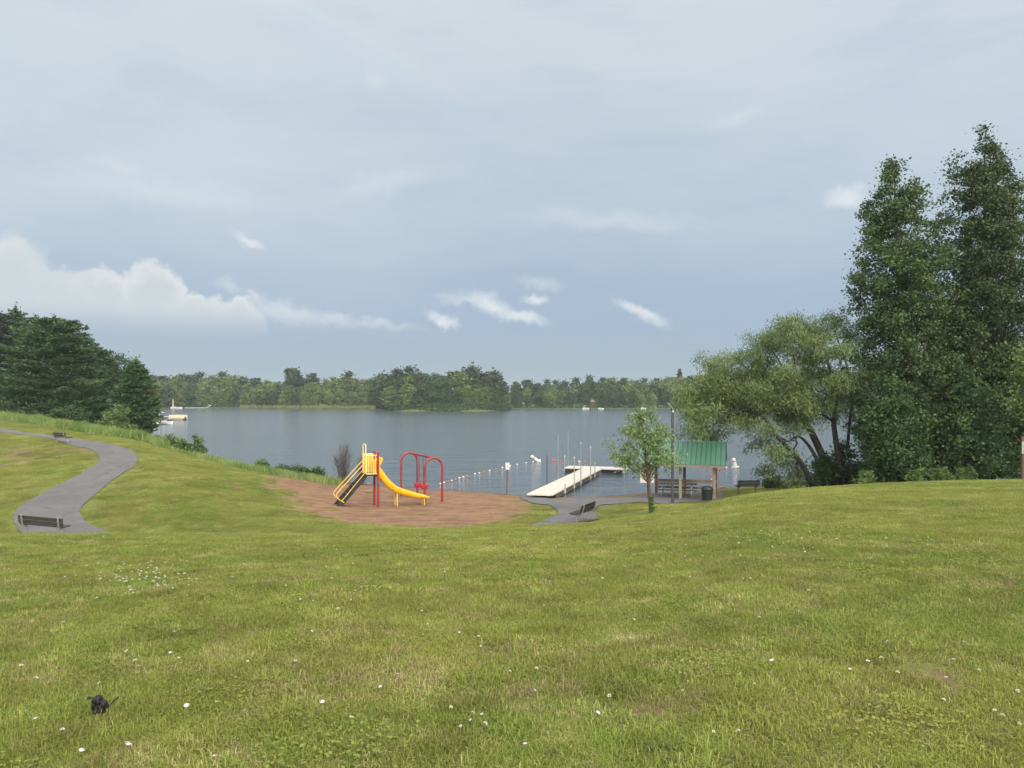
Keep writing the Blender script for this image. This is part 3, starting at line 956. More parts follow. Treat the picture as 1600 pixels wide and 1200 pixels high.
lawn = link(bpy.data.objects.new('lawn_grass', pm))
tag(lawn, 'short mown yellowish green grass covering the sloping lawn', 'grass', kind='stuff')
ng = bpy.data.node_groups.new('tuft_scatter', 'GeometryNodeTree')
ng.interface.new_socket('Geometry', in_out='INPUT', socket_type='NodeSocketGeometry')
ng.interface.new_socket('Geometry', in_out='OUTPUT', socket_type='NodeSocketGeometry')
gi, go = ng.nodes.new('NodeGroupInput'), ng.nodes.new('NodeGroupOutput')
jn = ng.nodes.new('GeometryNodeJoinGeometry')


def named(nm, ty):
    n = ng.nodes.new('GeometryNodeInputNamedAttribute')
    n.data_type = ty
    n.inputs['Name'].default_value = nm
    return [o for o in n.outputs if o.enabled and o.name == 'Attribute'][0]


s_rot, s_scl, s_k = named('rot', 'FLOAT_VECTOR'), named('scl', 'FLOAT'), named('knd', 'INT')
for k, po in enumerate(patches):
    inst = ng.nodes.new('GeometryNodeInstanceOnPoints')
    cmp_ = ng.nodes.new('FunctionNodeCompare')
    cmp_.data_type, cmp_.operation = 'INT', 'EQUAL'
    ia = [s for s in cmp_.inputs if s.enabled and s.type == 'INT']
    ng.links.new(s_k, ia[0])
    ia[1].default_value = k
    oi = ng.nodes.new('GeometryNodeObjectInfo')
    oi.inputs['Object'].default_value = po
    ng.links.new(gi.outputs[0], inst.inputs['Points'])
    ng.links.new([o for o in cmp_.outputs if o.enabled][0], inst.inputs['Selection'])
    ng.links.new(oi.outputs['Geometry'], inst.inputs['Instance'])
    ng.links.new(s_rot, inst.inputs['Rotation'])
    ng.links.new(s_scl, inst.inputs['Scale'])
    ng.links.new(inst.outputs[0], jn.inputs[0])
ng.links.new(jn.outputs[0], go.inputs[0])
lawn.modifiers.new('tufts', 'NODES').node_group = ng


# ------------------------------------------------------------------ foliage helpers
def cards(C, D, N, L, W, tint):
    """leaf-shaped rhombus cards: centre, long axis, face normal, length, width"""
    D = D / (np.linalg.norm(D, axis=1)[:, None] + 1e-9)
    S_ = np.cross(N, D)
    S_ /= (np.linalg.norm(S_, axis=1)[:, None] + 1e-9)
    L, W = L[:, None], W[:, None]
    V = np.stack([C - D * L * .5, C + S_ * W * .5 - D * L * .05, C + D * L * .5, C - S_ * W * .5 - D * L * .05], 1).reshape(-1, 3)
    i = np.arange(len(C)) * 4
    return V, np.stack([i, i + 1, i + 2, i + 3], 1), np.repeat(tint, 4)


def cards_mesh(name, arrs):
    Vs, Qs, Ts, o = [], [], [], 0
    for V, q, t in arrs:
        Vs.append(V); Qs.append(q + o); Ts.append(t); o += len(V)
    return np_mesh(name, np.concatenate(Vs), np.concatenate(Qs), attrs={'tint': np.concatenate(Ts)})


def lobes(r, k=5):
    return [(r.integers(1, 4), r.uniform(0, 6.28), r.uniform(2, 9), r.uniform(0, 6.28), r.uniform(0.06, 0.16)) for _ in range(k)]


def lobe_val(lb, a, t):
    s = np.zeros_like(a)
    for m, p, f, p2, amp in lb:
        s += amp * np.sin(m * a + p) * np.sin(f * t + p2)
    return 1 + s


def broad_parts(H, prof, n_cl, n_lf, leaf, cl_r, seed, trunk_r, top_shift=(0, 0), rise=0.22, depth=0.8, droop=0.2, inner=0.45, t_low=0.0, nb=None, upright=0.0, bend=0.03):
    """returns (trunk MB, crown mesh) for a broadleaf tree standing at the origin; prof = [(height 0..1, radius m)]"""
    r = np.random.default_rng(seed)
    pt, pr_ = np.array([p[0] for p in prof]), np.array([p[1] for p in prof])
    lb = lobes(r)
    tt = np.linspace(pt.min(), pt.max(), 400)
    w = np.interp(tt, pt, pr_) + 0.05
    cdf = np.cumsum(w ** 1.25); cdf /= cdf[-1]
    t = np.interp(r.random(n_cl), cdf, tt)
    a = r.uniform(0, 2 * np.pi, n_cl)
    R = np.interp(t, pt, pr_) * lobe_val(lb, a, t * 3) * r.uniform(.72, 1.12, n_cl) * np.maximum(r.random(n_cl), 0.02) ** inner
    ax = np.array([top_shift[0], top_shift[1]])
    trunk_at = lambda h: np.stack([ax[0] * h ** 1.2 + bend * H * np.sin(h * 4 + seed) * h, ax[1] * h ** 1.2 + bend * H * np.cos(h * 3 + seed) * h * (1 - h), h * H], -1)
    base_c = trunk_at(t)
    C = base_c + np.stack([R * np.cos(a), depth * R * np.sin(a), r.normal(0, 0.015 * H, n_cl)], 1)
    mb = MB()
    hs = np.linspace(0, 0.93, 9)
    tp = [Vector(trunk_at(np.array(h))) for h in hs]
    tp[0] = tp[0] - Vector((0, 0, 0.3))
    mb.tube(tp, [trunk_r * (1.25 if i == 0 else 1) * (1 - h) ** 0.8 + 0.012 for i, h in enumerate(hs)], 8)
    order = r.permutation(n_cl)[:(nb or n_cl)]
    for i in order:
        h0 = max(t_low * 0.8, t[i] - rise * (R[i] / (pr_.max() + 1e-6)) - 0.03)
        h0 = max(h0, 0.06)
        p0, p1 = Vector(trunk_at(np.array(h0))), Vector(C[i])
        mid = p0.lerp(p1, 0.5) + Vector((0, 0, (0.10 - droop * 0.1) * (p1 - p0).length)) + Vector(r.normal(0, 0.04, 3)) * (p1 - p0).length
        rr = max(0.010, trunk_r * 0.30 * (1 - h0)) * (0.5 + r.random() * .6)
        mb.tube([p0, mid, p1], [rr, rr * 0.6, rr * 0.22], 5, caps=False)
    n = n_cl * n_lf
    cs = np.repeat(C, n_lf, 0)
    rs = np.repeat(cl_r * r.uniform(0.65, 1.35, n_cl), n_lf)
    off = r.normal(0, 1, (n, 3)) * np.array([1, 1, 0.72]) * 0.55
    p = cs + off * rs[:, None]
    d = off * 0.5 + r.normal(0, 0.7, (n, 3)) + np.array([0, 0, -droop])
    nn = r.normal(0, 0.75, (n, 3)) + np.array([0, 0, 0.55 - upright]) + 0.35 * off
    tint = np.clip(np.repeat(r.uniform(0.15, 0.85, n_cl), n_lf) + r.normal(0, 0.22, n), 0, 1)
    sz = r.uniform(.55, 1.4, n)
    L = leaf[0] * sz
    W = leaf[1] * sz * r.uniform(.85, 1.15, n)
    return mb, cards_mesh('crown', [cards(p, d, nn, L, W, tint)])


def pine_parts(H, prof, n_lv, per, leaf, seed, trunk_r, droop=0.10, upturn=0.12, clump=26, bare=0.0, jag=0.25, spread=1.0):
    """conifer of layered whorls"""
    r = np.random.default_rng(seed)
    pt, pr_ = np.array([p[0] for p in prof]), np.array([p[1] for p in prof])
    mb = MB()
    lean = r.normal(0, 0.012, 2) * H
    tr_at = lambda h: Vector((lean[0] * h, lean[1] * h, h * H))
    mb.tube([tr_at(0) - Vector((0, 0, .3))] + [tr_at(h) for h in (0.25, 0.5, 0.75, 0.97)], [trunk_r * 1.15, trunk_r * .85, trunk_r * .6, trunk_r * .33, 0.02], 7)
    arr = []
    for k in range(n_lv):
        h = pt.min() + (pt.max() - pt.min()) * (k + 0.3 * r.random()) / n_lv
        R0 = float(np.interp(h, pt, pr_))
        if R0 < 0.05:
            continue
        a0 = r.uniform(0, 6.28)
        h_lv, R_lv = h, R0
        for j in range(per):
            h = min(max(h_lv + r.normal(0, 0.6) * (pt.max() - pt.min()) / n_lv, pt.min()), pt.max())
            R0 = max(.3, float(np.interp(h, pt, pr_)))
            a = a0 + 6.283 * j / per + r.normal(0, 0.25)
            R = R0 * (1 + r.normal(0, jag)) * 0.97
            R = max(0.25, min(R, R0 * 1.3))
            dv = np.array([math.cos(a), math.sin(a)])
            p0 = tr_at(h)
            ss = np.linspace(0, 1, 5)
            zz = p0.z - droop * R * np.sin(ss * math.pi * 0.6) + upturn * R * ss ** 2.2 + (1 - h) * 0
            bp_ = [Vector((p0.x + dv[0] * R * s, p0.y + dv[1] * R * s, z)) for s, z in zip(ss, zz)]
            mb.tube(bp_, [trunk_r * .16 * (1 - .85 * s) + .008 for s in ss], 4, caps=False)
            m = max(6, int(clump * R * (0.8 + 0.4 * r.random())))
            s = bare + (1 - bare) * r.random(m) ** 0.62
            wdt = 0.24 * R * spread * (1.12 - s) + 0.16
            lat = r.normal(0, 1, m) * wdt
            P0 = np.stack([p0.x + dv[0] * R * s - dv[1] * lat, p0.y + dv[1] * R * s + dv[0] * lat, np.interp(s, ss, zz) + r.normal(0.04, 0.09, m)], 1)
            D = np.stack([dv[0] + r.normal(0, .55, m), dv[1] + r.normal(0, .55, m), 0.25 + r.normal(0, .35, m)], 1)
            N = r.normal(0, 0.6, (m, 3)) + np.array([0, 0, 0.7])
            L, W = r.uniform(leaf[0] * .7, leaf[0] * 1.3, m), r.uniform(leaf[1] * .7, leaf[1] * 1.3, m)
            tint = np.clip(r.uniform(0.2, 0.8) + r.normal(0, 0.2, m), 0, 1)
            arr.append(cards(P0, D, N, L, W, tint))
    # leader tuft
    m = 40
    top = tr_at(float(pt.max()))
    P0 = np.array(top) + r.normal(0, 1, (m, 3)) * np.array([.18, .18, .35])
    arr.append(cards(P0, r.normal(0, .6, (m, 3)) + np.array([0, 0, .9]), r.normal(0, 1, (m, 3)), np.full(m, leaf[0]), np.full(m, leaf[1]), r.random(m)))
    return mb, cards_mesh('crown', arr)


def plant_tree(name, label, cat, base, parts, leafm, bark, group=None, rz=0.0, scale=1.0):
    root = thing(name, label, cat, base, rz, group)
    mb, crown = parts
    mb.build('trunk', bark, root)
    crown.materials.append(leafm)
    link(bpy.data.objects.new('crown', crown), root)
    root.scale = (scale,) * 3
    return root


def px_tree(name, label, cat, u, Y, v_top, hw, leafm, bark, seed, kind='broad', top_u=None, **kw):
    """tree on bearing u at depth Y whose silhouette follows hw = [(row v, half width px)]"""
    b_ = at(u, Y)
    H = P(u, v_top, Y).z - b_.z
    prof = [((P(u, v, Y).z - b_.z) / H, w / F * Y) for v, w in hw]
    prof = sorted(prof)
    if kind == 'broad':
        ts = ((top_u - u) / F * Y, 0) if top_u is not None else (0, 0)
        parts = broad_parts(H, prof, seed=seed, top_shift=ts, **kw)
    else:
        parts = pine_parts(H, prof, seed=seed, **kw)
    return plant_tree(name, label, cat, b_, parts, leafm, bark)


# ------------------------------------------------------------------ trees by the shelter
px_tree('poplar_tree', 'tall narrow dark green poplar beside the willow, the shorter of the two tallest trees', 'tree', 1420, 45, 238,
        [(240, 4), (262, 14), (285, 27), (320, 47), (360, 61), (410, 71), (480, 78), (560, 80), (620, 78), (680, 70), (715, 36)],
        LF['poplar'], M['bark_brown'], 21, top_u=1397, n_cl=640, n_lf=125, leaf=(0.145, 0.115), cl_r=0.47, trunk_r=0.20, rise=0.30, t_low=0.10, nb=200, inner=0.50, bend=0.008)
px_tree('poplar_tree', 'tallest tree, a broad dark green poplar at the lawn edge', 'tree', 1548, 47, 194,
        [(196, 4), (212, 13), (245, 33), (295, 55), (350, 76), (430, 92), (520, 98), (600, 98), (680, 90), (720, 48)],
        LF['poplar'], M['bark_brown'], 34, top_u=1538, n_cl=880, n_lf=125, leaf=(0.145, 0.115), cl_r=0.49, trunk_r=0.22, rise=0.30, t_low=0.10, nb=240, inner=0.50, bend=0.008)
BR = dict(rise=0.25, t_low=0.10, inner=0.42)
px_tree('maple_tree', 'light green bushy maple growing in front of the shorter poplar', 'tree', 1398, 43, 588,
        [(590, 8), (612, 24), (640, 40), (672, 52), (705, 56), (730, 50), (750, 30)], LF['maple'], M['bark_brown'], 41, n_cl=190, n_lf=90, leaf=(0.15, 0.115), cl_r=0.5, trunk_r=0.10, top_u=1392, **BR)
px_tree('maple_tree', 'dark maple filling the gap between the two poplars', 'tree', 1478, 46, 455,
        [(458, 8), (490, 28), (540, 42), (600, 50), (660, 48), (715, 25)], LF['poplar'], M['bark_dark'], 42, n_cl=190, n_lf=90, leaf=(0.155, 0.125), cl_r=0.56, trunk_r=0.13, **BR)
px_tree('maple_tree', 'leafy green maple low in front of the tallest poplar', 'tree', 1512, 43, 590,
        [(592, 8), (610, 26), (640, 44), (680, 56), (715, 54), (745, 34)], LF['maple'], M['bark_dark'], 43, n_cl=120, n_lf=85, leaf=(0.155, 0.125), cl_r=0.56, trunk_r=0.12, **BR)
px_tree('maple_tree', 'pale green young maple cut by the frame beside the wooden post', 'tree', 1612, 40, 540,
        [(542, 8), (570, 26), (610, 36), (645, 28), (665, 14)], LF['sapling'], M['bark_brown'], 44, n_cl=70, n_lf=70, leaf=(0.15, 0.11), cl_r=0.42, trunk_r=0.09, **BR)
px_tree('maple_tree', 'dark shaded maple behind the wooden post at the frame edge', 'tree', 1582, 46, 560,
        [(562, 12), (600, 42), (650, 56), (700, 50), (730, 30)], LF['poplar'], M['bark_dark'], 45, n_cl=130, n_lf=85, leaf=(0.155, 0.125), cl_r=0.56, trunk_r=0.13, **BR)

# slender leaning trees between the willow and the poplars
for (u0, u1, vt, Y, seed, lab) in ((1373, 1337, 625, 46, 51, 'slender leaning dark trunk with sparse leaves between willow and poplar'),
                                   (1381, 1366, 640, 47.5, 52, 'thin upright dark sapling with sparse crown before the shorter poplar')):
    px_tree('slender_tree', lab, 'tree', u0, Y, vt - 20, [(vt - 18, 14), (vt + 10, 32), (vt + 40, 30), (vt + 60, 10)], LF['maple'], M['bark_dark'], seed, top_u=u1,
            n_cl=40, n_lf=60, leaf=(0.13, 0.08), cl_r=0.42, trunk_r=0.13, rise=0.2, t_low=0.4)

# willow: limbs drawn from the tree's own fan, one object with five stems from one stool
r = np.random.default_rng(8)
WY0 = 47.0
wb = at(1300, WY0)
root = thing('willow_tree', 'wide multi-stemmed willow with feathery olive crown leaning over the lake', 'tree', wb)
mb = MB()
limbs = [  # (points (u, v, depth offset), base radius)
    ([(1272, 758, -.4), (1258, 733, -.6), (1238, 706, -.9), (1212, 680, -1.2), (1196, 655, -1.4), (1180, 640, -1.6)], .16),
    ([(1290, 757, 0), (1278, 722, 0), (1262, 694, .2), (1247, 682, .4), (1232, 690, .8)], .13),
    ([(1303, 757, .3), (1286, 715, .5), (1262, 665, .6), (1240, 640, .8), (1228, 612, 1.0), (1232, 590, 1.1)], .24),
    ([(1262, 665, .6), (1225, 636, .2), (1195, 632, -.2), (1150, 648, -.6), (1105, 668, -.9)], .10),
    ([(1255, 655, .6), (1254, 620, .7), (1248, 598, .9), (1240, 560, 1.0)], .10),
    ([(1318, 756, -.2), (1308, 700, -.1), (1303, 660, 0), (1307, 628, 0), (1300, 592, .2), (1290, 555, .3), (1280, 530, .4)], .17),
    ([(1303, 660, 0), (1285, 648, -.3), (1255, 642, -.6), (1222, 640, -.9)], .07),
    ([(1307, 628, 0), (1312, 610, -.1), (1316, 590, -.2), (1313, 570, -.4)], .05),
    ([(1307, 628, 0), (1290, 615, .2), (1270, 610, .4), (1255, 609, .5)], .04),
    ([(1298, 590, .2), (1287, 578, .1), (1270, 572, 0)], .06),
    ([(1295, 570, .3), (1283, 545, .5), (1262, 532, .8), (1245, 525, 1.0)], .05),
    ([(1324, 700, .8), (1328, 655, 1.0), (1331, 620, 1.2), (1325, 580, 1.3), (1314, 545, 1.4), (1305, 520, 1.3)], .09),
    ([(1195, 655, -1.4), (1170, 640, -1.6), (1130, 650, -1.8), (1100, 672, -2.0)], .07),
    ([(1240, 640, .8), (1200, 600, 1.4), (1172, 580, 1.6), (1150, 560, 1.7)], .08),
    ([(1228, 612, 1.0), (1205, 590, .4), (1165, 590, .0), (1125, 598, -.2), (1095, 612, -.5)], .07),
    ([(1232, 600, 1.0), (1215, 560, 1.4), (1195, 535, 1.6)], .06),
    ([(1238, 706, -.9), (1245, 690, -1.2), (1225, 690, -1.6), (1200, 700, -1.9)], .06),
]
ends = []
for pts_, rad in limbs:
    pw = [P(u, v, WY0 + o) - wb for u, v, o in pts_]
    if pts_[0][1] > 750:
        pw[0].z = tz(pw[0].x + wb.x, pw[0].y + wb.y) - wb.z - 0.2
    sp = smooth_path(pw, 5)
    mb.tube(sp, np.linspace(rad * 1.15, rad * .28, len(sp)), 7)
    for q_ in sp[len(sp) // 3:]:
        ends.append((q_, rad))
tgt = []
env = [(1065, 640), (1072, 608), (1092, 588), (1115, 560), (1150, 545), (1180, 522), (1205, 505), (1230, 495), (1255, 488), (1280, 492), (1305, 486), (1328, 500)]
eu, ev = [e_[0] for e_ in env], [e_[1] for e_ in env]
lowu, lowv = [1065, 1090, 1120, 1140, 1170, 1190, 1215, 1240, 1262, 1275, 1330], [668, 684, 686, 672, 680, 735, 745, 748, 720, 690, 640]
boughs = []
for _ in range(6000):
    if len(boughs) >= 96:
        break
    u = r.uniform(1072, 1330)
    vt, vl = np.interp(u, eu, ev), np.interp(u, lowu, lowv)
    v = vt + 10 + (vl - vt - 12) * (r.random() ** 1.1)
    if 1262 < u < 1322 and v > 565 and r.random() < 0.8:
        continue
    if v > 655 and u > 1110 and r.random() < 0.72:
        continue
    if min([math.hypot(u - q_[0], (v - q_[1]) * 1.25) for q_ in boughs] + [99]) < 14.0:
        continue
    boughs.append((u, v, r.normal(0, 1.6)))
for (u, v, dpt) in boughs:
    sc_ = r.uniform(.75, 1.25)
    for _ in range(int(r.integers(6, 11))):
        tgt.append(P(u + r.normal(0, 9.5) * sc_, v + r.normal(1, 6.5) * sc_, WY0 + dpt + r.normal(0, .35)) - wb)
arr = []
ev_ = np.array([tuple(q_[0]) for q_ in ends])
for p in tgt:
    d2 = ((ev_ - np.array(p)) ** 2 * np.array([1, .6, 1])).sum(1)
    k = int(np.argmin(d2 + (ev_[:, 2] > p.z + 0.5) * 2.0))
    q0 = ends[k][0]
    mid = q0.lerp(p, .5) + Vector((0, 0, .14 * (p - q0).length)) + Vector(r.normal(0, .06, 3)) * (p - q0).length
    if r.random() < .6:
        mb.tube([q0, mid, p], [.022, .014, .005], 4, caps=False)
    m = int(r.integers(62, 108))
    tw = r.normal(0, 1, (m, 3)) * np.array([.30, .30, .22]) + np.array(p)
    dirv_ = np.array((p - q0).normalized() if (p - q0).length > 1e-3 else (0, 0, 1.0))
    D = r.normal(0, .55, (m, 3)) + dirv_ * .6 + np.array([0, 0, -.55])
    arr.append(cards(tw, D, r.normal(0, .8, (m, 3)) + np.array([0, 0, .4]), r.uniform(.16, .32, m), r.uniform(.034, .062, m), np.clip(r.uniform(.2, .8) + r.normal(0, .22, m), 0, 1)))
mb.build('trunk', M['bark_dark'], root)
cm = cards_mesh('crown', arr)
cm.materials.append(LF['willow'])
link(bpy.data.objects.new('crown', cm), root)

# undergrowth along the tree line
USH = [(1286, 46.2, 712, 20, 'dark ivy-like shrub round the foot of the willow'), (1318, 47.5, 690, 26, 'tall dark shrub behind the willow stems'),
       (1345, 47, 722, 20, 'low dark shrub beside the slender leaning trunk'), (1408, 46, 712, 26, 'dark round shrub at the foot of the shorter poplar'),
       (1452, 45, 700, 30, 'dense dark shrub between the poplar trunks'), (1492, 45, 690, 30, 'tall dark shrub under the gap-filling maple'),
       (1530, 45.5, 698, 24, 'dark shrub beside the tallest poplar trunk'), (1566, 44, 685, 30, 'deep green shrub near the wooden post'),
       (1378, 45, 728, 16, 'small low shrub near the thin sapling'), (1600, 45, 690, 26, 'dark shrub behind the wooden post')]
for i, (u, Y, vt, hw, lab) in enumerate(USH):
    b_ = at(u, Y)
    H = P(u, vt, Y).z - b_.z
    w = hw / F * Y
    plant_tree('shrub', lab, 'shrub', b_, broad_parts(H, [(0.02, w * .7), (.3, w), (.7, w * .8), (1, w * .25)], max(26, int(42 * hw / 20)), 95, (0.13, 0.10), .36, 200 + i, .03, t_low=.02, nb=30),
               LF['shrub_dark'], M['bark_dark'])
for i, (u, v_, lab) in enumerate([(1350, 745, 'low pale weed clump at the lawn edge under the shorter poplar'), (1436, 742, 'yellow green weeds round the poplar trunk foot'),
                                  (1508, 740, 'tuft of pale weeds at the lawn edge below the tallest poplar'), (1470, 741, 'broad leafed weeds between the poplars'),
                                  (1203, 762, 'reedy weeds at the water side of the black bench'), (1215, 756, 'thin reeds on the bank under the willow')]):
    Y = 50.0 if u < 1230 else 41.0
    b_ = at(u, Y)
    plant_tree('weed_clump', lab, 'plant', b_, broad_parts(.75, [(0.05, .5), (.5, .7), (1, .3)], 16, 50, (0.16, 0.05), .22, 240 + i, .01, t_low=.02, upright=.5, nb=8), LF['shrub'], M['bark_brown'])

# young tree by the lamp
r = np.random.default_rng(3)
px_tree('young_tree', 'slim young tree with light open crown on the lawn before the shelter', 'tree', 1018, 34.5, 637,
        [(640, 13), (655, 27), (680, 46), (705, 55), (722, 54), (738, 24)], LF['sapling'], M['bark_brown'], 61, top_u=998, n_cl=98, n_lf=40, leaf=(0.15, 0.066), cl_r=0.35, trunk_r=0.085,
        rise=0.24, t_low=0.36, inner=0.36, droop=0.35, depth=0.9, bend=0.012)
b_ = at(1020, 34.2)
plant_tree('sprout_clump', 'leafy sprouts growing round the foot of the young tree', 'plant', b_, broad_parts(.72, [(0.03, .26), (.3, .16), (1, .05)], 10, 22, (0.12, 0.05), .12, 63, .02, t_low=.02), LF['shrub'], M['bark_brown'])

# ------------------------------------------------------------------ trees on the bank beyond the path
PN = dict(kind='pine', leaf=(0.46, 0.15))
px_tree('white_pine', 'big broad dark green pine on the bank behind the path', 'tree', 84, 100, 497,
        [(498, 18), (506, 36), (522, 50), (545, 60), (575, 68), (600, 74), (630, 78), (655, 70)], LF['pine'], M['bark_dark'], 71, n_lv=40, per=11, clump=26, trunk_r=.3, droop=.06, upturn=.10, jag=.16, **PN)
px_tree('white_pine', 'tall narrow pine with open top behind the big broad pine', 'tree', 26, 112, 481,
        [(483, 4), (500, 20), (540, 30), (580, 34), (640, 40)], LF['pine'], M['bark_dark'], 72, n_lv=28, per=9, clump=28, trunk_r=.26, droop=.04, upturn=.22, jag=.25, **PN)
px_tree('red_pine', 'dark brownish pine cut by the frame above the tall grass', 'tree', -8, 104, 484,
        [(486, 6), (510, 30), (560, 40), (620, 48), (650, 40)], LF['pine_dark'], M['bark_brown'], 73, n_lv=30, per=9, clump=26, trunk_r=.26, droop=.04, upturn=.16, jag=.25, **PN)
px_tree('white_pine', 'pine peeping over the shoulder of the big broad pine', 'tree', 55, 116, 494,
        [(496, 5), (510, 22), (560, 32), (640, 38)], LF['pine'], M['bark_dark'], 74, n_lv=26, per=9, clump=26, trunk_r=.24, droop=.04, upturn=.2, jag=.25, **PN)
px_tree('white_pine', 'lighter green pine between the big broad pine and the round broadleaf', 'tree', 146, 112, 536,
        [(538, 6), (552, 24), (580, 36), (620, 44), (660, 46)], LF['pine'], M['bark_dark'], 75, n_lv=28, per=10, clump=26, trunk_r=.22, droop=.06, upturn=.16, jag=.25, **PN)
px_tree('fir_tree', 'dark fir overhanging the water at the end of the bank', 'tree', 212, 95, 562,
        [(564, 5), (580, 20), (610, 30), (640, 36), (664, 34), (676, 18)], LF['pine'], M['bark_dark'], 76, n_lv=30, per=10, clump=28, trunk_r=.18, droop=.14, upturn=.06, jag=.2, **PN)
px_tree('broadleaf_tree', 'rounded light green tree behind the dark fir on the bank', 'tree', 186, 118, 553,
        [(555, 8), (568, 26), (600, 42), (640, 46), (665, 40)], LF['far_dark'], M['bark_dark'], 77, n_cl=150, n_lf=60, leaf=(0.32, 0.22), cl_r=.95, trunk_r=.2, **BR)
px_tree('birch_tree', 'slim yellowish birch with pale leaning trunk by the boats', 'tree', 236, 118, 603,
        [(605, 3), (620, 9), (640, 13), (655, 10)], LF['birch'], M['bark_pale'], 78, top_u=243, n_cl=44, n_lf=42, leaf=(0.26, 0.16), cl_r=.5, trunk_r=.14, rise=.2, t_low=.2, nb=20)
BSH = [(178, 86, 634, 34, 'shrub', 'wide olive shrub under the dark fir'), (100, 90, 636, 26, 'shrub_dark', 'green maple shrub under the big broad pine'),
       (40, 88, 640, 24, 'shrub_dark', 'dark shrub at the pine edge by the tall grass'), (134, 90, 643, 22, 'shrub_dark', 'small dark shrub beside the olive shrub'),
       (305, 64.5, 682, 17, 'shrub', 'round green bush at the bank edge against the water'), (268, 66.5, 681, 13, 'shrub', 'leafy bush next to the round bank-edge bush'),
       (246, 69, 682, 12, 'shrub', 'thin bush at the bank where the water begins'), (285, 66, 687, 12, 'shrub', 'low bush wedged beside the round bank-edge bush'),
       (440, 56, 733, 12, 'shrub_dark', 'small dark bush in the bank grass'), (470, 55.5, 732, 14, 'shrub_dark', 'ragged dark bush on the bank nearer the dead shrub'),
       (494, 55, 734, 14, 'shrub_dark', 'leafy bush beside the tall dead shrub'), (-30, 90, 625, 40, 'shrub_dark', 'dark shrub mass under the brownish pine'),
       (408, 58, 722, 10, 'shrub', 'pale bush low in the bank grass')]
for i, (u, Y, vt, hw, mt, lab) in enumerate(BSH):
    b_ = at(u, Y)
    H = P(u, vt, Y).z - b_.z
    w = hw / F * Y
    k = 0.2 if Y > 80 else 0.13
    plant_tree('shrub', lab, 'shrub', b_, broad_parts(max(H, .5), [(0.03, w * .8), (.35, w), (.75, w * .75), (1, w * .25)], max(22, int(hw * 1.9)), 75, (k * 1.2, k * .8), k * 2.3, 300 + i, .03, t_low=.02, nb=24),
               LF[mt], M['bark_dark'])


def dead_shrub(label, u, Y, vt, hw, seed, n):
    b_ = at(u, Y)
    H = P(u, vt, Y).z - b_.z
    w = hw / F * Y
    r = np.random.default_rng(seed)
    root = thing('dead_shrub', label, 'shrub', b_)
    mb = MB()
    for i in range(n):
        a, h0 = r.uniform(0, 6.28), r.uniform(0, .25) * H
        top = r.uniform(.45, 1) * H
        rr = w * r.uniform(.35, 1.1) * (1.2 - (top / H) ** 2 * .8)
        p0 = Vector((r.normal(0, .22) * w, r.normal(0, .22) * w, h0 - .1))
        p1 = Vector((rr * math.cos(a), rr * math.sin(a), top))
        mid = p0.lerp(p1, .5) + Vector((0, 0, .1 * H)) * r.random() + Vector(r.normal(0, .05, 3))
        mb.tube([p0, mid, p1], [.014, .009, .004], 4, caps=False)
        for _ in range(7):
            s = r.uniform(.35, 1)
            q0 = p0.lerp(mid, s * 2) if s < .5 else mid.lerp(p1, s * 2 - 1)
            mb.tube([q0, q0 + Vector(r.normal(0, .13, 3)) + Vector((0, 0, .16))], [.008, .004], 3, caps=False)
    mb.build('twigs', M['twig'], root)
    m = n * 8
    p = np.stack([r.normal(0, w * .5, m), r.normal(0, w * .5, m), r.uniform(.05, .95, m) ** .8 * H], 1)
    p[:, :2] *= (1.15 - (p[:, 2:3] / H) ** 2 * .8)
    cm = cards_mesh('dry_leaves', [cards(p, r.normal(0, 1, (m, 3)), r.normal(0, 1, (m, 3)), r.uniform(.05, .1, m), r.uniform(.02, .04, m), r.random(m))])
    cm.materials.append(M['twig'])
    link(bpy.data.objects.new('dry_leaves', cm), root)


dead_shrub('taller dead grey brown shrub behind the slide ladder', 537, 53.5, 692, 21, 5, 70)
dead_shrub('shorter dead brown shrub behind the slide tower', 566, 54.3, 712, 15, 6, 40)

# tall grass on the bank and reeds (stuff)
r = np.random.default_rng(17)


def blade_field(name, label, centers, hgt_, wid, matl, lean=.35):
    n = len(centers)
    d = r.normal(0, lean, (n, 3)); d[:, 2] = 1
    L = r.uniform(hgt_[0], hgt_[1], n) * (1 + .28 * np.sin(centers[:, 0] * 1.7 + 2 * np.sin(centers[:, 1] * .9)) * np.sin(centers[:, 0] * .63))
    D = d / np.linalg.norm(d, axis=1)[:, None]
    C = centers + D * L[:, None] * .45
    me = cards_mesh(name, [cards(C, D, r.normal(0, 1, (n, 3)) * np.array([1, 1, .2]), L, r.uniform(wid[0], wid[1], n), np.clip(.42 + .22 * np.sin(centers[:, 0] * .8 + np.sin(centers[:, 1] * 1.3)) + .15 * np.sin(centers[:, 0] * 2.9 + centers[:, 1]) + r.normal(0, .22, n), 0, 1))])
    me.materials.append(matl)
    o = link(bpy.data.objects.new(name, me))
    tag(o, label, 'grass', kind='stuff')


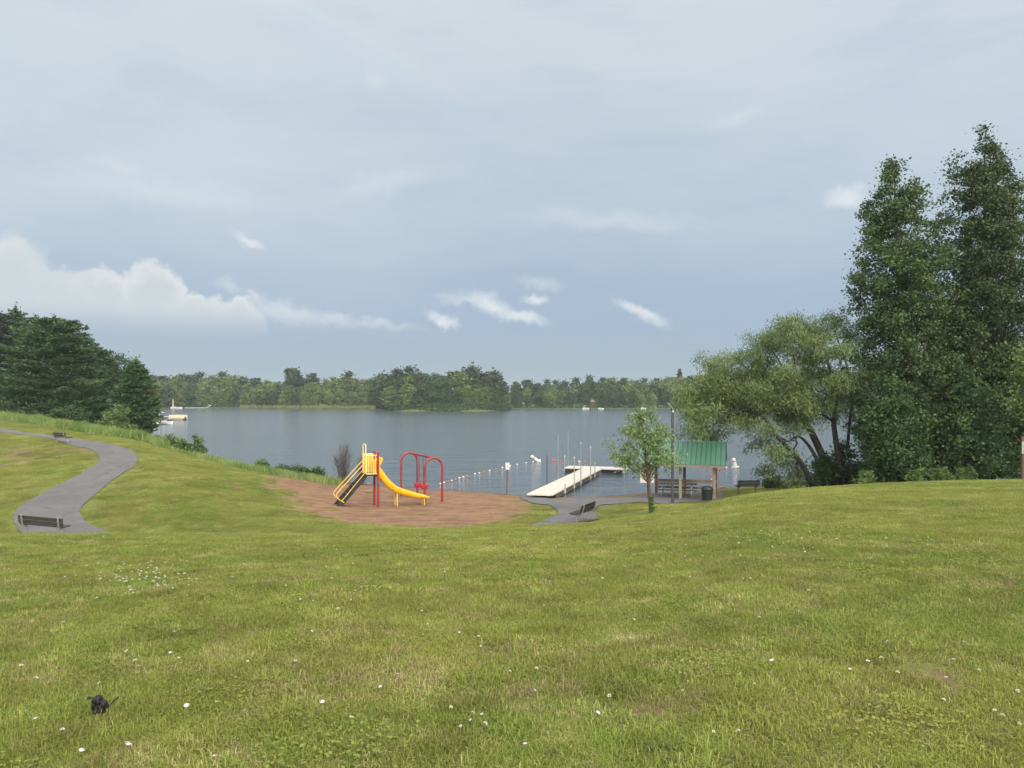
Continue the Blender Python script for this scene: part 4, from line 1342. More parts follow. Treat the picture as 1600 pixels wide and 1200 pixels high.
tu, tY = [-140, 0, 60, 110, 160, 225, 300, 350, 400, 450, 500, 530], [86, 80, 77, 74.5, 72, 68.5, 61.5, 58.5, 56, 54.6, 53.6, 53.2]
n = 60000
u = r.uniform(-140, 532, n)
off = r.normal(0.6, 1.5, n)
clumpn = np.sin(u * .13) * .5 + np.sin(u * .05 + 2) * .6 + np.sin(u * .31 + off) * .4
Yg = np.interp(u, tu, tY) + off
X = (u - 800) / F * Yg
Z = terrain(X, Yg)
k_ = (Z > 0.02) & (poly_sd(path_poly, X, Yg) < -.6) & (r.random(n) < .7 + .3 * clumpn)
u_, ctr = u[k_], np.stack([X, Yg, Z - .03], 1)[k_]
near = np.interp(u_, [0, 250, 330, 532], [1.0, .8, .62, .55])
ctr_far = ctr[u_ < 260]
blade_field('tall_grass', 'pale green tall unmown grass along the lake bank', ctr_far, (.45, 1.05), (.03, .07), LF['tall'])
blade_field('bank_grass', 'bright green rough grass on the bank down to the beach', ctr[u_ >= 260], (.25, .62), (.02, .05), LF['tall'])
n = 5000
u = r.uniform(1192, 1290, n)
Yg = np.interp(u, [1130, 1290], [52.5, 55]) + r.normal(0, .5, n)
X = (u - 800) / F * Yg
Z = terrain(X, Yg)
k_ = Z > -.15
blade_field('shore_grass', 'dark rough grass along the shore by the black bench', np.stack([X, Yg, Z - .03], 1)[k_], (.12, .45), (.015, .03), LF['shrub'])

# ------------------------------------------------------------------ far shore
fm, nt, b = base_mat('far_bank')
pos = nt.nodes.new('ShaderNodeNewGeometry').outputs['Position']
nt.links.new(mixc(nt, noise(nt, pos, .08, 5, .6), (.05, .07, .025), (.12, .14, .05)), b.inputs['Base Color'])
b.inputs['Roughness'].default_value = .95


def land(name, shore, back, rise, kind_='structure'):
    """a bank: shoreline points, rising to height `rise` at the far edge"""
    sh, bk = [Vector((x, y, 0)) for x, y in shore], [Vector((x, y, 0)) for x, y in back]
    R_ = []
    for a, c in zip(sh, bk):
        row = []
        for t_ in (-.01, 0.0, .004, .02, .06, .15, .4, 1):
            p = a.lerp(c, max(t_, 0))
            p.z = -.6 if t_ < 0 else (.12 if t_ == 0 else min(rise, .25 + 7.0 * t_ ** .7 * rise / 7))
            if t_ < 0:
                p.y -= .4
            row.append(p)
        R_.append(row)
    mb = MB()
    mb.grid(R_)
    return tag(mb.build(name, fm), kind=kind_)


SHL = lambda u: np.interp(u, [-900, 150, 230, 330, 420, 520, 600, 700, 800, 950, 1200, 1600, 2400], [300, 400, 452, 458, 440, 425, 430, 440, 436, 432, 420, 380, 300])
us = np.arange(-900, 2401, 40)
land('far_shore', [((u - 800) / F * SHL(u), SHL(u)) for u in us], [((u - 800) / F * 2600, 2600) for u in us], 6.0)
ang_ = np.linspace(0, 2 * np.pi, 40)
# wooded point / island in the middle of the lake
IX0, IX1, IY = (592 - 800) / F * 352, (797 - 800) / F * 352, 372
mb = MB()
ring = lambda k, z: [Vector(((IX0 + IX1) / 2 + (IX1 - IX0) / 2 * k * math.cos(a) * (1 + .04 * math.sin(3 * a)), IY + 24 * k * math.sin(a) * (1 + .08 * math.sin(5 * a)), z)) for a in ang_]
mb.grid([ring(1.01, -.5), ring(1.0, .15), ring(.93, .9), ring(.6, 1.6), ring(.05, 2.2)])
tag(mb.build('island', fm), kind='structure')

# tree kinds for the far woods (meshes shared by their copies)
far_kinds = []


def far_broad(seed, H, prof, leafm, n_cl=100, n_lf=30, lf=(1.0, .8), cl=1.5, bark=M['bark_brown'], t_low=.1):
    mb, cr = broad_parts(H, prof, n_cl, n_lf, lf, cl, seed, .2, rise=.25, nb=14, inner=.4, t_low=t_low, depth=1.0)
    return mb, cr, leafm, bark, H


protos = [
    far_broad(401, 16, [(.10, 3.0), (.3, 4.2), (.6, 4.2), (.85, 2.6), (1, .8)], LF['far_leaf']),
    far_broad(402, 16, [(.06, 2.6), (.3, 3.6), (.6, 3.9), (.85, 2.8), (1, .6)], LF['far_dark']),
    far_broad(403, 16, [(.15, 2.0), (.4, 3.0), (.7, 2.8), (.9, 1.6), (1, .4)], LF['far_leaf'], bark=M['bark_pale']),
    far_broad(404, 16, [(.05, 3.6), (.3, 4.8), (.55, 4.6), (.8, 3.2), (1, .9)], LF['far_dark'], n_cl=120),
    far_broad(405, 16, [(.25, 2.4), (.5, 3.4), (.75, 3.2), (1, .9)], LF['far_leaf'], n_cl=84, bark=M['bark_pale']),
]
protos += [
    far_broad(411, 16, [(.14, 2.8), (.3, 3.6), (.55, 3.3), (.78, 2.5), (.92, 1.5), (1, .5)], LF['far_pine'], n_cl=110, bark=M['bark_dark']),
    far_broad(412, 16, [(.25, 2.2), (.45, 3.3), (.65, 3.5), (.82, 3.0), (.94, 1.9), (1, .8)], LF['far_pine'], n_cl=100, bark=M['bark_dark']),
]
mb, cr = pine_parts(16, [(.05, 2.6), (.3, 2.3), (.6, 1.6), (.85, .8), (1, .15)], 22, 8, (1.15, .45), 413, .22, droop=.05, upturn=.15, clump=7, jag=.28)
protos.append((mb, cr, LF['far_pine'], M['bark_dark'], 16))
proto_data = []
for i, (mb, cr, lfm, bark, H) in enumerate(protos):
    t_ = mb.build('trunk', bark)
    cr.materials.append(lfm)
    proto_data.append((t_.data, cr, H))
    bpy.data.objects.remove(t_)
r = np.random.default_rng(29)
FAR_NAMES = ['broadleaf_tree', 'broadleaf_tree', 'birch_tree', 'broadleaf_tree', 'birch_tree', 'pine_tree', 'pine_tree', 'fir_tree']


def far_tree(k, x, y, z, H, label, group, wide=1.0, name=None):
    tr, cr, H0 = proto_data[k]
    s = H / H0
    root = thing(name or FAR_NAMES[k], label, 'tree', (x, y, z), r.uniform(0, 6.28), group)
    root.scale = (s * wide, s * wide, s)
    link(bpy.data.objects.new('trunk', tr), root)
    link(bpy.data.objects.new('crown', cr), root)
    return root


GL = {'L': ('tree in the sunlit wood on the far shore beyond the boats', 'trees of the sunlit far shore wood'),
      'R': ('tree in the darker wood on the far shore past the island', 'trees of the darker far shore wood'),
      'I': ('tree in the dense clump covering the island', 'trees of the island')}


def top_row(us_, vs_):
    return lambda u: np.interp(u, us_, vs_)


topL = top_row([150, 240, 300, 350, 400, 440, 480, 500, 540, 575, 610], [588, 586, 584, 583, 592, 594, 592, 593, 587, 590, 590])
topR = top_row([780, 800, 850, 900, 930, 980, 1020, 1060, 1110, 1200, 1400, 1600], [596, 597, 593, 591, 588, 591, 590, 584, 581, 578, 572, 566])
topI = top_row([590, 600, 612, 640, 670, 700, 720, 750, 770, 785, 797], [612, 592, 580, 574, 577, 580, 574, 574, 580, 592, 612])


def wood_rows(key, u0, u1, topf, rows_, pick):
    for (dy, du, f0, f1, zz) in rows_:
        u = u0 + r.uniform(0, du)
        while u < u1:
            Y = float(SHL(u)) + dy + r.uniform(-4, 6)
            Htop = (HC - (topf(u) - VH) / F * Y) - zz
            H = Htop * r.uniform(f0, f1)
            far_tree(int(r.choice(pick[0] if dy < 22 else pick[1])), (u - 800) / F * Y, Y, zz, max(H, 4), *GL[key], wide=r.uniform(.95, 1.3))
            u += du * r.uniform(.7, 1.3)


wood_rows('L', 200, 612, topL, [(8, 17, .42, .66, .5), (20, 17, .68, .9, .9), (42, 15, .88, 1.03, 1.8)], ([0, 0, 2, 3, 0], [0, 1, 0, 3, 4, 1, 6, 3, 0]))
wood_rows('R', 782, 1420, topR, [(8, 19, .42, .66, .5), (20, 20, .70, .9, .9), (42, 17, .88, 1.03, 1.8)], ([1, 3, 1, 2, 0], [1, 3, 1, 0, 3, 5, 6, 1]))
for (dy, du, f0, f1) in ((-14, 13, .40, .62), (-4, 13, .62, .86), (6, 12, .84, 1.03)):
    u = 598.
    while u < 792:
        Y = IY + dy + r.uniform(-2, 3)
        edge = abs((u - 695) / 100)
        Yy = IY + (Y - IY) * math.sqrt(max(.05, 1 - edge ** 2))
        H = (HC - (topI(u) - VH) / F * Yy) - 1.0
        k = int(r.choice([1, 3, 1, 3, 0] if dy < 0 else ([5, 6, 5, 1, 3] if u > 650 else [1, 3, 5])))
        if dy > 0 and u > 712:
            k = int(r.choice([5, 6, 5]))
        far_tree(k, (u - 800) / F * Yy, Yy, .9, H * r.uniform(f0, f1), *GL['I'], wide=r.uniform(1.0, 1.3))
        u += du * r.uniform(.75, 1.25)
for (u, vt, k, wd, lab) in [(458, 577, 6, 1.1, 'lone tall pine standing clear above the far shore wood'), (487, 585, 6, .9, 'smaller pine next to the lone tall far pine'),
                            (543, 582, 1, 1.1, 'tall dark tree rising above the wood near the island'), (596, 584, 5, 1.2, 'dark pine beside the island at the end of the sunlit wood'),
                            (265, 604, 5, 1.6, 'broad dark far pine on the shore behind the masted boat'), (1063, 579, 7, 1.3, 'pointed dark fir topping the darker far wood')]:
    Y = float(SHL(u)) + (12 if u == 265 else 26)
    far_tree(k, (u - 800) / F * Y, Y, 1.0, HC - (vt - VH) / F * Y - 1.0, lab, None, wd, 'pine_tree' if k in (5, 6) else ('fir_tree' if k == 7 else 'broadleaf_tree'))
# undergrowth and reeds along the far shores (stuff)
n = 9000
u = r.uniform(120, 1500, n)
Y = SHL(u) + r.uniform(1, 9, n)
hh = r.uniform(.3, 3.2, n) * (1 + .4 * np.sin(u * .21))
p = np.stack([(u - 800) / F * Y, Y, hh * r.random(n) + .3], 1)
me = cards_mesh('shore_undergrowth', [cards(p, r.normal(0, 1, (n, 3)), r.normal(0, 1, (n, 3)) + np.array([0, -.3, .4]), r.uniform(.6, 1.3, n), r.uniform(.4, .9, n), r.random(n))])
me.materials.append(LF['far_dark'])
tag(link(bpy.data.objects.new('shore_undergrowth', me)), 'dark bushy undergrowth along the far shore', 'undergrowth', kind='stuff')
n = 3000
a = r.uniform(np.pi, 2 * np.pi, n)
p = np.stack([(IX0 + IX1) / 2 + (IX1 - IX0) / 2 * np.cos(a) * .99, IY + 24 * np.sin(a) * .96, r.random(n) ** 1.3 * 3.4 + .2], 1) + r.normal(0, .5, (n, 3)) * np.array([1, 1, 0])
me = cards_mesh('island_undergrowth', [cards(p, r.normal(0, 1, (n, 3)), r.normal(0, 1, (n, 3)) + np.array([0, -.3, .4]), r.uniform(.5, 1.1, n), r.uniform(.35, .8, n), r.random(n))])
me.materials.append(LF['far_dark'])
tag(link(bpy.data.objects.new('island_undergrowth', me)), 'leafy undergrowth fringing the island', 'undergrowth', kind='stuff')
n = 9000
u = r.uniform(375, 600, n)
Y = SHL(u) - 1 + r.uniform(-3, 5, n)
blade_field('reeds', 'yellow green reed fringe along the far shore before the island', np.stack([(u - 800) / F * Y, Y, np.full(n, .05)], 1), (.5, 2.2), (.15, .35), LF['reed'], .25)

# ------------------------------------------------------------------ play slide
base = hit(590.7, 792.8)
TH = math.radians(22)
root = thing('play_slide', 'yellow playground slide with red posts and black ladder on the sand', 'slide', base, TH)
W_ = 0.95
dn = lambda x, y: tz(base.x + math.cos(TH) * x - math.sin(TH) * y, base.y + math.sin(TH) * x + math.cos(TH) * y) - base.z
for y in (0.0, W_):
    mb = MB()
    mb.tube([(0, y, dn(0, y) - .3), (0, y, 2.95)], .062, 10)
    mb.lathe((0, y, 2.95), [(.066, 0), (.066, .03), (.03, .055)], 10)
    mb.build('post', M['red'], root)
mb = MB()
mb.box((-.34, W_ / 2, 1.76), (.66, W_ - .12, .06), ch=.01)
for y in (.04, W_ - .04):
    mb.box((-.34, y, 1.74), (.66, .05, .10), ch=.008)
mb.build('platform', M['black'], root)
mb = MB()                                        # front guard of upright yellow bars
for y in (.0, W_):
    mb.tube([(-.62, y, 1.80), (-.62, y, 2.80)], .022, 8)
    mb.tube([(-.62, y, 2.80), (-.06, y, 2.80)], .022, 8)
    mb.tube([(-.62, y, 1.80), (-.06, y, 1.80)], .022, 8)
    for x in (-.50, -.38, -.26, -.15):
        mb.tube([(x, y, 1.80), (x, y, 2.80)], .016, 8)
mb.build('guard_rail', M['pale_yellow'], root)
mb = MB()                                        # far side panel and slide hood
mb.box((-.35, W_ - .05, 2.30), (.56, .03, .98), ch=.01)
mb.build('side_panel', M['yellow'], root)
mb = MB()
for y in (.13, W_ - .13):
    poly = [(-.22, y - .02, 1.85), (.05, y - .02, 1.72), (.12, y - .02, 2.18), (.30, y - .02, 2.55), (.28, y - .02, 2.66), (.16, y - .02, 2.68), (.02, y - .02, 2.50), (-.22, y - .02, 2.50)]
    mb.prism(poly, (0, .04, 0))
mb.build('hood', M['yellow'], root)
mb = MB()                                        # arch over the ladder head
mb.tube([(-.64, .10, 1.80), (-.64, .10, 3.25)] + arc((-.64, .22, 3.25), .12, 180, 90, 5, (0, 1, 0), (0, 0, 1)) + [(-.64, W_ - .22, 3.37)]
        + arc((-.64, W_ - .22, 3.25), .12, 90, 0, 5, (0, 1, 0), (0, 0, 1)) + [(-.64, W_ - .10, 1.80)], .028, 8)
mb.build('entry_arch', M['pale_yellow'], root)
# ladder
l0, l1 = Vector((-2.12, 0, 0)), Vector((-.66, 0, 1.74))
mb = MB()
for y in (.08, W_ - .08):
    z0 = dn(l0.x, y) - .05
    mb.bar((l0.x, y, z0 - .02), (l1.x, y, l1.z - .02), .04, .26)
for k in range(1, 8):
    p = Vector((l0.x, 0, dn(l0.x, .4))).lerp(l1, k / 8)
    mb.box((p.x + .02, W_ / 2, p.z - .02), (.22, W_ - .18, .035))
mb.build('ladder', M['black'], root)
for y in (.03, W_ - .03):
    mb = MB()
    loop = smooth_path([(-.60, y, 2.52), (-1.35, y, 1.72), (-2.10, y, .92), (-2.20, y, .74), (-2.10, y, .56), (-1.80, y, .34)], 5)
    mb.tube(loop, .022, 8)
    mb.tube(smooth_path([(-1.96, y, .47), (-1.86, y, .50), (-1.3, y, 1.16), (-.66, y, 1.92)], 5), .018, 8)
    mb.build('handrail', M['yellow_paint'], root)
# chute: trough with rounded rims
topz = [(.02, 2.30), (.09, 2.22), (.33, 1.87), (.64, 1.42), (1.12, 1.02), (1.8, .74), (2.44, .54), (2.66, .47), (2.88, .40)]
botz = [(.02, 1.62), (.11, 1.53), (.36, 1.24), (.62, .96), (1.08, .67), (1.9, .40), (2.4, .30), (2.66, .29), (2.88, .31)]
xs = np.concatenate([np.linspace(.02, 1.1, 14), np.linspace(1.25, 2.88, 12)])
tzv = np.interp(xs, [p[0] for p in topz], [p[1] for p in topz])
bzv = np.interp(xs, [p[0] for p in botz], [p[1] for p in botz])
tzv, bzv = [np.convolve(np.pad(z_, 2, mode='edge'), np.ones(5) / 5, 'valid') for z_ in (tzv, bzv)]
hw_ = .34
cy = W_ / 2
rows_ = []
for x, zt, zb in zip(xs, tzv, bzv):
    prof = []
    d_ = zt - zb
    for (yy, zz) in [(-hw_ + .05, .42), (-hw_ + .045, .95), (-hw_ + .02, 1.0), (-hw_ - .02, .99), (-hw_ - .035, .92), (-hw_ - .03, .5), (-hw_ + .02, .12), (-hw_ + .10, 0),
                     (hw_ - .10, 0), (hw_ - .02, .12), (hw_ + .03, .5), (hw_ + .035, .92), (hw_ + .02, .99), (hw_ - .02, 1.0), (hw_ - .045, .95), (hw_ - .05, .42), (hw_ - .14, .28), (-hw_ + .14, .28), (-hw_ + .05, .42)]:
        prof.append(Vector((x, cy + yy, zb + d_ * zz)))
    rows_.append(prof)
mb = MB()
mb.grid(rows_)
mb.add(rows_[0][:-1], [tuple(range(len(rows_[0]) - 1))])
mb.add(rows_[-1][:-1], [tuple(range(len(rows_[0]) - 1))])
mb.build('chute', M['yellow'], root)
for (x, top) in ((1.1, .68), (2.62, .32)):
    mb = MB()
    for y in (cy - .26, cy + .26):
        mb.tube([(x, y, dn(x, y) - .15), (x, y, top)], .032, 8)
    mb.bar((x, cy - .26, top - .02), (x, cy + .26, top - .02), .05, .03)
    mb.build('support_leg', M['yellow_paint'], root)

# ------------------------------------------------------------------ arch swing
pf = hit(677.3, 785.0)
pf = at(677.3, pf.y)
pr_ = at(639.5, pf.y + 3.5)
root = thing('arch_swing', 'red arched swing frame with two red bucket seats on the sand', 'swing', pf)
bd = (pr_ - pf); bd.z = 0
side = Vector((bd.y, -bd.x, 0)).normalized()
tops = []
for c_, hh in ((pf, 2.52), (pr_, 2.62)):
    rr = .53
    c0 = c_ - pf
    gl_, gr_ = [tz(c_.x + side.x * s * rr, c_.y + side.y * s * rr) - pf.z for s in (-1, 1)]
    pts_ = [c0 - side * rr + Vector((0, 0, gl_ - c0.z - .3))]
    pts_ += arc(c0 + Vector((0, 0, hh - rr)), rr, 180, 0, 16, tuple(side), (0, 0, 1))
    pts_ += [c0 + side * rr + Vector((0, 0, gr_ - c0.z - .3))]
    mb = MB()
    mb.tube(pts_, .066, 10)
    mb.build('arch_frame', M['red'], root)
    tops.append(c0 + Vector((0, 0, hh)))
mb = MB()
mb.tube([tops[0], tops[1]], .06, 10)
mb.build('top_beam', M['red'], root)
bdir = (tops[1] - tops[0])
for k, f_ in enumerate((.36, .62)):
    c0 = tops[0] + bdir * f_
    bn = bdir.normalized()
    gz = tz(pf.x + c0.x, pf.y + c0.y) - pf.z
    seat_z = gz + .62
    mb = MB()
    for s in (-1, 1):
        a0, a1 = c0 + bn * s * .20, Vector((c0.x, c0.y, seat_z + .24)) + bn * s * .19
        a0.z -= .06
        n_l = 26
        for i in range(n_l):
            q0, q1 = a0.lerp(a1, i / n_l), a0.lerp(a1, (i + .9) / n_l)
            mb.bar(q0, q1, .034 if i % 2 else .014, .014 if i % 2 else .034)
        mb.box(a0 + Vector((0, 0, .02)), (.06, .06, .10))
    mb.build('chain', M['chain'], root)
    mb = MB()
    cx_ = Vector((c0.x, c0.y, seat_z))
    R3 = Matrix((bn, side, Vector((0, 0, 1)))).transposed()
    # bucket seat: shell of rising walls with a rounded bottom and a rolled rim
    rws = []
    for (rad_, z_) in ((.05, -.02), (.14, 0), (.19, .05), (.215, .14), (.225, .24), (.235, .255), (.22, .26), (.20, .24), (.18, .12), (.12, .05), (.03, .04)):
        rws.append([cx_ + R3 @ Vector((rad_ * .98 * math.cos(a_), rad_ * 1.12 * math.sin(a_), z_)) for a_ in np.linspace(0, 2 * np.pi, 19)])
    mb.grid(rws)
    mb.build('bucket_seat', M['seat_red'], root)

# ------------------------------------------------------------------ benches
def make_bench(name, label, L, board, frame):
    root = thing(name, label, 'bench')
    mb = MB()
    tilt = Matrix.Rotation(math.radians(-14), 3, 'X').inverted() if False else Matrix.Rotation(math.radians(14), 3, 'X')
    for z, y in ((.58, -.265), (.745, -.30)):
        mb.box((0, y + .03, z), (L, .038, .150), tilt, ch=.006)
    mb.build('backrest', board, root)
    mb = MB()
    for y in (-.10, .06, .22):
        mb.box((0, y, .455), (L, .148, .038), ch=.006)
    mb.build('seat', board, root)
    for s in (-1, 1):
        x = s * (L / 2 - .17)
        mb = MB()
        mb.tube(smooth_path([(x, -.345, .86), (x, -.30, .66), (x, -.25, .50), (x, -.19, .425), (x, -.08, .405), (x, .28, .415)], 5), .030, 8)
        fr = mb.build('frame', frame, root)
        mb = MB()
        mb.tube([(x, .02, .40), (x, .02, -.25)], .032, 8)
        mb.tube([(x, -.02, .02), (x, .02, .02)], .06, 8)
        mb.build('leg', frame, fr)
    return root


def place(root, p, rz, s=1.0):
    root.location = p
    root.rotation_euler = (0, 0, rz)
    root.scale = (s, s, s)


c = at(68, 30.6) + Vector((0, 0, .02))
place(make_bench('park_bench', 'weathered bench with grey tube frame beside the bend of the path', 1.83, M['bench_board'], M['galv_dull']), c, math.radians(-3))
bpy.data.objects['park_bench'].rotation_euler[1] = math.radians(4.5)
c = at(97, 60.5)
place(make_bench('park_bench', 'small distant bench on the path below the tall bank grass', 1.83, M['bench_board'], M['galv']), c, math.radians(-30))
c = at(911, 33.4)
place(make_bench('park_bench', 'bench seen from its end on the pavement leading to the dock', 1.83, M['bench_black'], M['galv']), c, math.radians(64), 1.0)
c = at(1167, 46)
place(make_bench('park_bench', 'black bench facing the lake between the shelter and the willow', 1.42, M['bench_black'], M['dark_metal']), c, math.radians(8))

# ------------------------------------------------------------------ dock
dm, nt, b = base_mat('pale_dock_boards')
co = nt.nodes.new('ShaderNodeTexCoord').outputs['Object']
n1 = noise(nt, co, 1.2, 6, .65)
n2 = noise(nt, co, 9., 4, .6)
dc = mixc(nt, sstep(nt, n1, .3, .7), (.42, .40, .34), (.52, .495, .425))
dc = mixc(nt, mth(nt, 'MULTIPLY', sstep(nt, n2, .55, .75), .35), dc, (.30, .275, .22))
nt.links.new(dc, b.inputs['Base Color'])
b.inputs['Roughness'].default_value = .7
M['deck'] = dm
M['dock_frame'] = simple('dock_frame_metal', (.20, .195, .18), .55, .5, var=.25)
M['dock_dark'] = simple('dark_dock_skirt', (.025, .026, .026), .7, var=.3)
DZ = 0.42
d0 = Vector((1.66, 46.4, DZ))
th_d = math.atan2(17.1, 5.0) - math.pi / 2          # local +y runs out over the lake
root = thing('dock', 'pale T-shaped boat dock running out over the lake from the beach', 'dock', d0, th_d)
rot = Matrix.Rotation(th_d, 3, 'Z')
LW, TL, TW = 17.6, 5.0, 1.95
mb = MB()
y = 0.0
while y < LW:
    mb.box((0, y + .145, 0), (1.55, .283, .036), ch=.004)
    y += .29
mb.build('walkway_deck', dm, root)
mb = MB()
x = -2.35
while x < 2.6:
    mb.box((x + .145, LW + TW / 2 + .02, 0), (.283, TW, .036), ch=.004)
    x += .29
mb.build('platform_deck', dm, root)
mb = MB()
for s in (-1, 1):
    mb.bar((s * .79, .05, -.01), (s * .79, LW, -.01), .03, .075)
mb.bar((-.75, -.02, -.01), (.75, -.02, -.01), .03, .075)
for xx in (-2.37, 2.62):
    mb.bar((xx, LW, -.01), (xx, LW + TW, -.01), .03, .08)
mb.bar((-2.37, LW + TW + .04, -.01), (2.62, LW + TW + .04, -.01), .03, .08)
for x0_, x1_ in ((-2.37, -.82), (.82, 2.62)):
    mb.bar((x0_, LW, -.01), (x1_, LW, -.01), .03, .08)
mb.build('edge_trim', M['board_white'], root)
mb = MB()
for s in (-1, 1):
    mb.bar((s * .76, 1.2, -.32), (s * .76, LW, -.32), .035, .045)
    yy = 1.2
    while yy < LW - .3:
        mb.bar((s * .76, yy, -.05), (s * .76, yy, -.32), .035, .035)
        mb.bar((s * .76, yy, -.31), (s * .76, yy + .40, -.05), .025, .025)
        yy += .40
mb.build('truss', M['dock_frame'], root)
mb = MB()
mb.box((0, LW / 2 + .7, -.20), (1.34, LW - 1.6, .30))
mb.box((-1.58, LW + TW / 2, -.22), (1.4, TW - .1, .36))
mb.box((1.5, LW + TW / 2, -.20), (1.5, TW - .3, .26))
mb.build('float_box', M['dock_dark'], root)
for (x, y_, top, rad_, mm) in [(-.80, 5.2, 2.0, .028, 'dark_metal'), (-.80, 8.6, 3.2, .022, 'galv'), (-2.35, LW + 1.6, 3.0, .022, 'galv'), (-2.35, LW + .2, .95, .045, 'galv_dull'), (.84, 6.3, 1.75, .035, 'galv_dull'), (.84, 8.6, 2.6, .035, 'galv'),
                               (.84, 12.4, 2.1, .04, 'galv_dull'), (.84, 14.2, .75, .035, 'galv'), (.84, 3.4, .30, .04, 'galv'), (2.62, LW + .1, .4, .035, 'galv')]:
    mb = MB()
    mb.tube([(x, y_, -1.6), (x, y_, top)], rad_, 8)
    pole = mb.build('mooring_pole', M[mm], root)
    mb = MB()
    mb.box((x, y_, -.16), (.10, .12, .26), ch=.01)
    if top > .7 and rad_ >= .035:
        mb.lathe((x, y_, top - .01), [(rad_ + .012, 0), (rad_ + .012, .07), (rad_ * .5, .09)], 8)
    mb.build('bracket', M['board_white'], pole)

# ------------------------------------------------------------------ swim-area ropes with floats, marker buoys
def water_pt(u, v):
    Y = F * HC / (v - VH)
    return Vector(((u - 800) / F * Y, Y, 0.0))


def float_rope(label, pix, reds=0.4, seed=1, rad=.07):
    r = random.Random(seed)
    pts_ = [water_pt(*p) for p in pix]
    root = thing('float_rope', label, 'buoy rope', pts_[0])
    mb = MB()
    mb.tube([p - pts_[0] + Vector((0, 0, .015)) for p in smooth_path(pts_, 4)], .011, 5)
    mb.build('rope', M['rope'], root)
    for i, p in enumerate(pts_):
        d = (pts_[min(i + 1, len(pts_) - 1)] - pts_[max(i - 1, 0)]).normalized()
        q0 = p - pts_[0] + Vector((0, 0, .05))
        mb = MB()
        k = rad * r.uniform(.9, 1.2)
        prof_ = [(-1.15, .25), (-1.0, .62), (-.6, .92), (0, 1.0), (.6, .92), (1.0, .62), (1.15, .25)]
        mb.tube([q0 + d * a * k for a, _ in prof_], [k * w for _, w in prof_], 10)
        mb.build('float', M['float_red'] if r.random() < reds else M['white'], root)


float_rope('line of small white and red floats running out from the beach by the swing', [(688, 757), (694, 755), (700, 753.5), (706, 752), (712, 750), (718, 748), (724, 746.4), (730, 745), (742, 741.5), (749, 740.2), (757, 738), (765, 736.3), (775, 733.5), (785, 731.5), (797, 728.7), (808, 726.5), (822, 724), (833, 722)], .3, 3)
float_rope('line of floats across the outer swimming area behind the dock', [(862, 720.3), (866, 720.6), (875, 721), (905, 722), (914, 722.3)], .5, 4, .085)
float_rope('line of red floats on the water seen through the shelter', [(1032, 725.5), (1035, 725.8), (1069, 727), (1097, 728), (1100, 728.3), (1110, 728.6), (1124, 729), (1129, 729)], .7, 5, .085)
float_rope('drooping line of red floats beside the shelter corner post', [(1135, 731.5), (1124, 735), (1114, 740), (1111, 744), (1110.6, 747), (1112, 750), (1114, 755)], .8, 6, .08)
for (u, v, lab, mm) in [(1129, 763.5, 'single red and white float off the shelter corner', 'float_red'), (1138.5, 768, 'single white float close to the black bench', 'white')]:
    p = water_pt(u, v)
    mb = MB()
    mb.tube([p + Vector((-.17, 0, .06)), p + Vector((-.1, 0, .06)), p + Vector((.1, 0, .07)), p + Vector((.17, 0, .07))], [.03, .09, .09, .03], 10)
    o = mb.build('swim_float', M[mm])
    tag(o, lab, 'buoy')


def marker(label, u, v, lean, h, rad):
    p = water_pt(u, v)
    root = thing('marker_buoy', label, 'buoy', p)
    d = Vector(lean).normalized()
    mb = MB()
    mb.tube([-d * .3, d * .12, d * (h * .9), d * h, d * (h + .02)], [rad, rad, rad, rad * .8, rad * .3], 14)
    mb.build('cylinder', M['white'], root)
    mb = MB()
    mb.tube([d * .02 - Vector((0, 0, .02)), d * .10], [rad * 2.1, rad * 2.0], 16)
    mb.build('collar', M['board_white'], root)
    mb = MB()
    mb.tube([d * (h * .60), d * (h * .72)], rad * 1.03, 14)
    mb.build('band', M['float_red'], root)


marker('white marker buoy tipped over beyond the float line left of the dock', 842, 721.3, (-1.0, 0, .72), .95, .15)
marker('white marker buoy leaning slightly beside the shelter roof', 1149, 730.5, (-.22, 0, 1), .85, .17)

# ------------------------------------------------------------------ beach sign
p = hit(791.5, 773)
root = thing('beach_sign', 'white notice sign on a brown post at the water edge', 'sign', p, 0.05)
mb = MB()
mb.bar((0, 0, -.3), (0.06, 0, 2.02), .10, .10, up=(0, 1, 0), ch=.008)
mb.build('post', M['post_dark'], root)
mb = MB()
mb.box((.06, -.066, 1.84), (.25, .016, .44), ch=.003)
pn = mb.build('panel', M['white'], root)
mb = MB()
mb.box((.055, -.0775, 1.985), (.075, .004, .065))
mb.box((.075, -.0775, 1.88), (.15, .004, .018))
mb.box((.055, -.0775, 1.845), (.11, .004, .016))
mb.box((.075, -.0775, 1.79), (.14, .004, .018))
mb.box((.06, -.0775, 1.72), (.09, .004, .014))
mb.build('faded_lettering', M['mark'], pn)

# ------------------------------------------------------------------ picnic shelter
SA = math.radians(-16.5)
s0 = at(1063, 44.5)
root = thing('picnic_shelter', 'open wooden picnic shelter with green metal gable roof', 'shelter', s0, SA)
Rz = Matrix.Rotation(SA, 3, 'Z')
sg = lambda x, y: tz(*(Vector((s0.x, s0.y, 0)) + Rz @ Vector((x, y, 0))).xy) - s0.z
DP = 3.5
EZ = P(1075, 726, 44.0).z - s0.z
PITCH = .52
for ix, x in enumerate((-1.74, 0.0, 1.90)):
    for y in (0.0, DP):
        mb = MB()
        mb.box((x, y, (EZ - .0 + sg(x, y) - .3) / 2 + .0), (.155, .155, EZ + .12 - sg(x, y) + .3), ch=.012)
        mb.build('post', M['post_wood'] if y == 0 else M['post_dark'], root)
gm_, nt, b = base_mat('green_metal_roof')
co = nt.nodes.new('ShaderNodeTexCoord').outputs['Object']
n1 = noise(nt, co, .8, 5, .6)
